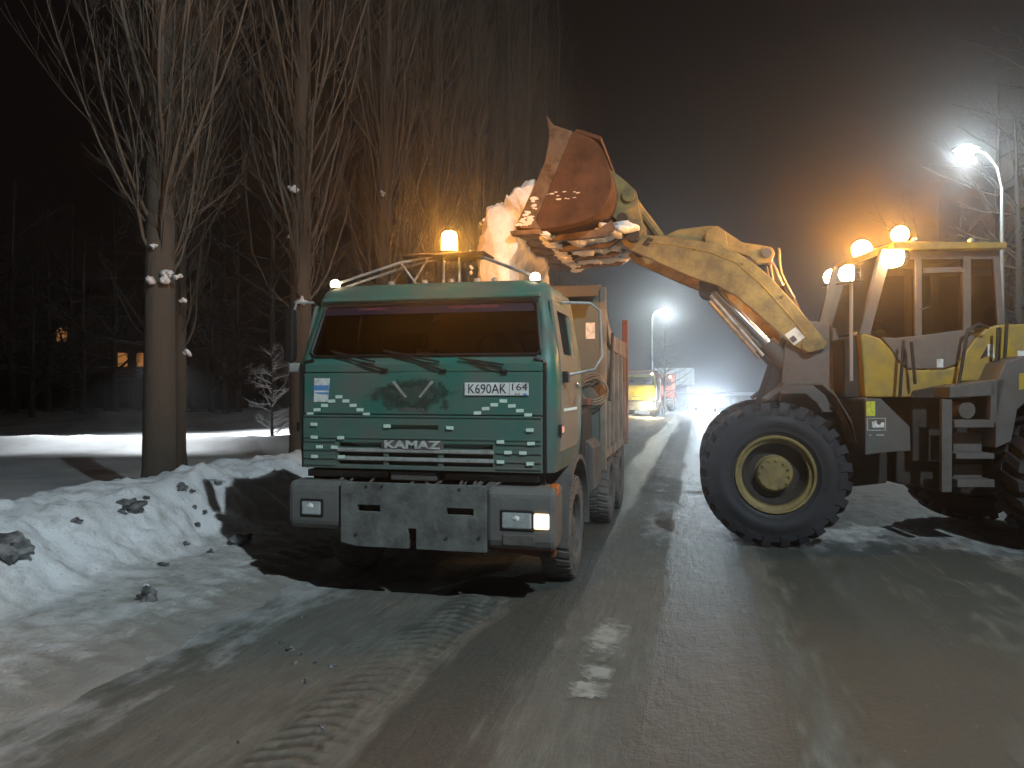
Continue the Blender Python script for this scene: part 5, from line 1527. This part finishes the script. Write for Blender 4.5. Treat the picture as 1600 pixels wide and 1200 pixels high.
hp = D(165, 608, 85)
hs = empty('apartment_house', (hp[0], hp[1], 0), 'dim brick house with a few orange lit windows beyond the grove', 'building', rz=TH)
MB().box(-11, 11, 0, 9, -.2, 12.2).build('wall', M_BRICK, hs)
MB().prismX([(-.3, 12.2), (4.5, 14.6), (9.3, 12.2)], -11.3, 11.3).build('roof', M_FENCE, hs)
lit = {(5, 1), (6, 1), (6, 0), (2, 2)}
for i in range(9):
    for k in range(4):
        x = -9.8 + i * 2.2; z = 1.6 + k * 2.8
        w = MB().box(x, x + 1.2, -.06, .02, z, z + 1.5).build('window', E_WIN if (i, k) in lit else M_DWIN, hs)
        MB().box(x - .08, x + 1.28, -.12, -.02, z - .1, z - .01).build('sill', M_WALLW, w)
# white low wall closing the view, billboard
wa = D(1052, 608, 80); 
lw_ = empty('low_wall', (wa[0], wa[1], 0), 'low pale wall along the far end of the street', 'wall', rz=TH)
for k in range(9):
    MB().box(k * 3.0 + .01, k * 3.0 + 2.97, 0, .3, -.2, 1.25).build('panel', M_WALLW, lw_, bevel=.02)
MB().box(-.05, 27.1, -.05, .35, 1.25, 1.36).build('coping', M_SNOW, lw_, bevel=.03)
bb = D(1054, 586, 76)
bo = empty('billboard', (bb[0], bb[1], 0), 'pale blank billboard beside the far trucks under the distant lamp', 'billboard', rz=TH)
MB().box(-1.95, 1.95, 0, .12, 2.35, 4.0).build('board', M_BOARD, bo, bevel=.02)
for x in (-1.3, 1.3): MB().box(x - .08, x + .08, .12, .28, -.2, 3.8).build('post', M_METAL, bo)

# ------------------------------------------------------------------ waiting trucks and a car far along the street
t2 = empty('dump_truck', (-4.0, 52.5, 0), 'yellow cab dump truck waiting with one headlight shining', 'truck', 'dump trucks waiting in line')
make_truck(t2, False, M_YELC, M_YELC, M_BODYR, M_BODYR, M_BODYR, E_FARW)
point_light(t2, (.9, -.5, .8), 500, (1, .82, .5), .1)
t3 = empty('dump_truck', (-3.25, 66, 0), 'orange cab dump truck parked behind the yellow one', 'truck', 'dump trucks waiting in line')
make_truck(t3, False, M_ORANGEC, M_ORANGEC, M_ORANGEC, M_BODYR, M_ORANGEC, M_LENS)

cp_ = D(1103, 640, 62)
car = empty('oncoming_car', (cp_[0], cp_[1], 0), 'dark car coming along the street with glaring headlights', 'car', rz=0)
MB().prismX([(.0, .35), (-.02, .65), (.1, .78), (1.0, .92), (3.6, .95), (4.2, .85), (4.25, .35)], -.85, .85).build('body', M_CARP, car, bevel=.06)
MB().prismX([(1.0, .92), (1.7, 1.42), (2.9, 1.45), (3.6, .95)], -.72, .72).build('cabin', M_DWIN, car, bevel=.05)
MB().prismX([(1.65, 1.40), (1.75, 1.46), (2.85, 1.48), (2.95, 1.43)], -.70, .70).build('roof', M_CARP, car, bevel=.02)
for sx in (-1, 1):
    MB().blob((sx * .60, -.04, .66), .19, 2, 0, 1, (1.3, .4, .9)).build('headlight', E_FAR, car, smooth=True)
    for y in (.8, 3.4):
        wv = MB().lathe((sx * .76, y, .31), [(-.1, .18), (-.1, .31), (.1, .31), (.1, .18), (.06, .0)], 20, 'X').build('wheel', M_RUBBER, car, smooth=True)
point_light(car, (0, -.6, .7), 4000, (.72, .86, 1.0), .15)
# overhead cables among the first trees
for k, (a, b) in enumerate((((380, 78), (520, 150)), ((392, 96), (520, 166)))):
    A = D(a[0], a[1], 21); B = D(b[0], b[1], 34)
    A = Vector(A); B = Vector(B); d = (B - A)
    A2 = A - d * 1.2; B2 = B + d * 1.2
    mid = (A2 + B2) / 2
    tag(MB().tube([A2, A2.lerp(B2, .25) - Vector((0, 0, .25)), mid - Vector((0, 0, .35)), A2.lerp(B2, .75) - Vector((0, 0, .25)), B2], .012, 5).build('overhead_cable', M_BLACK), 'thin cable strung past the two nearest poplars', 'cable', 'overhead cables')

# ------------------------------------------------------------------ haze volume added to give the lamps halos
HAZE = 0.0031
hz = MB().box(-95, 60, -14, 150, -1.5, 34).build('haze', M_SNOW)
hz.data.materials.clear()
hm = bpy.data.materials.new('halo_haze'); hm.use_nodes = True
hn = hm.node_tree.nodes; hn.clear()
ho = hn.new('ShaderNodeOutputMaterial'); hv = hn.new('ShaderNodeVolumePrincipled')
hv.inputs['Color'].default_value = (.85, .87, .9, 1); hv.inputs['Density'].default_value = HAZE; hv.inputs['Anisotropy'].default_value = .88
hm.node_tree.links.new(hv.outputs[0], ho.inputs['Volume'])
hz.data.materials.append(hm)
tag(hz, 'thin haze added through the street air to give the lamps halos', 'haze', kind='stuff')
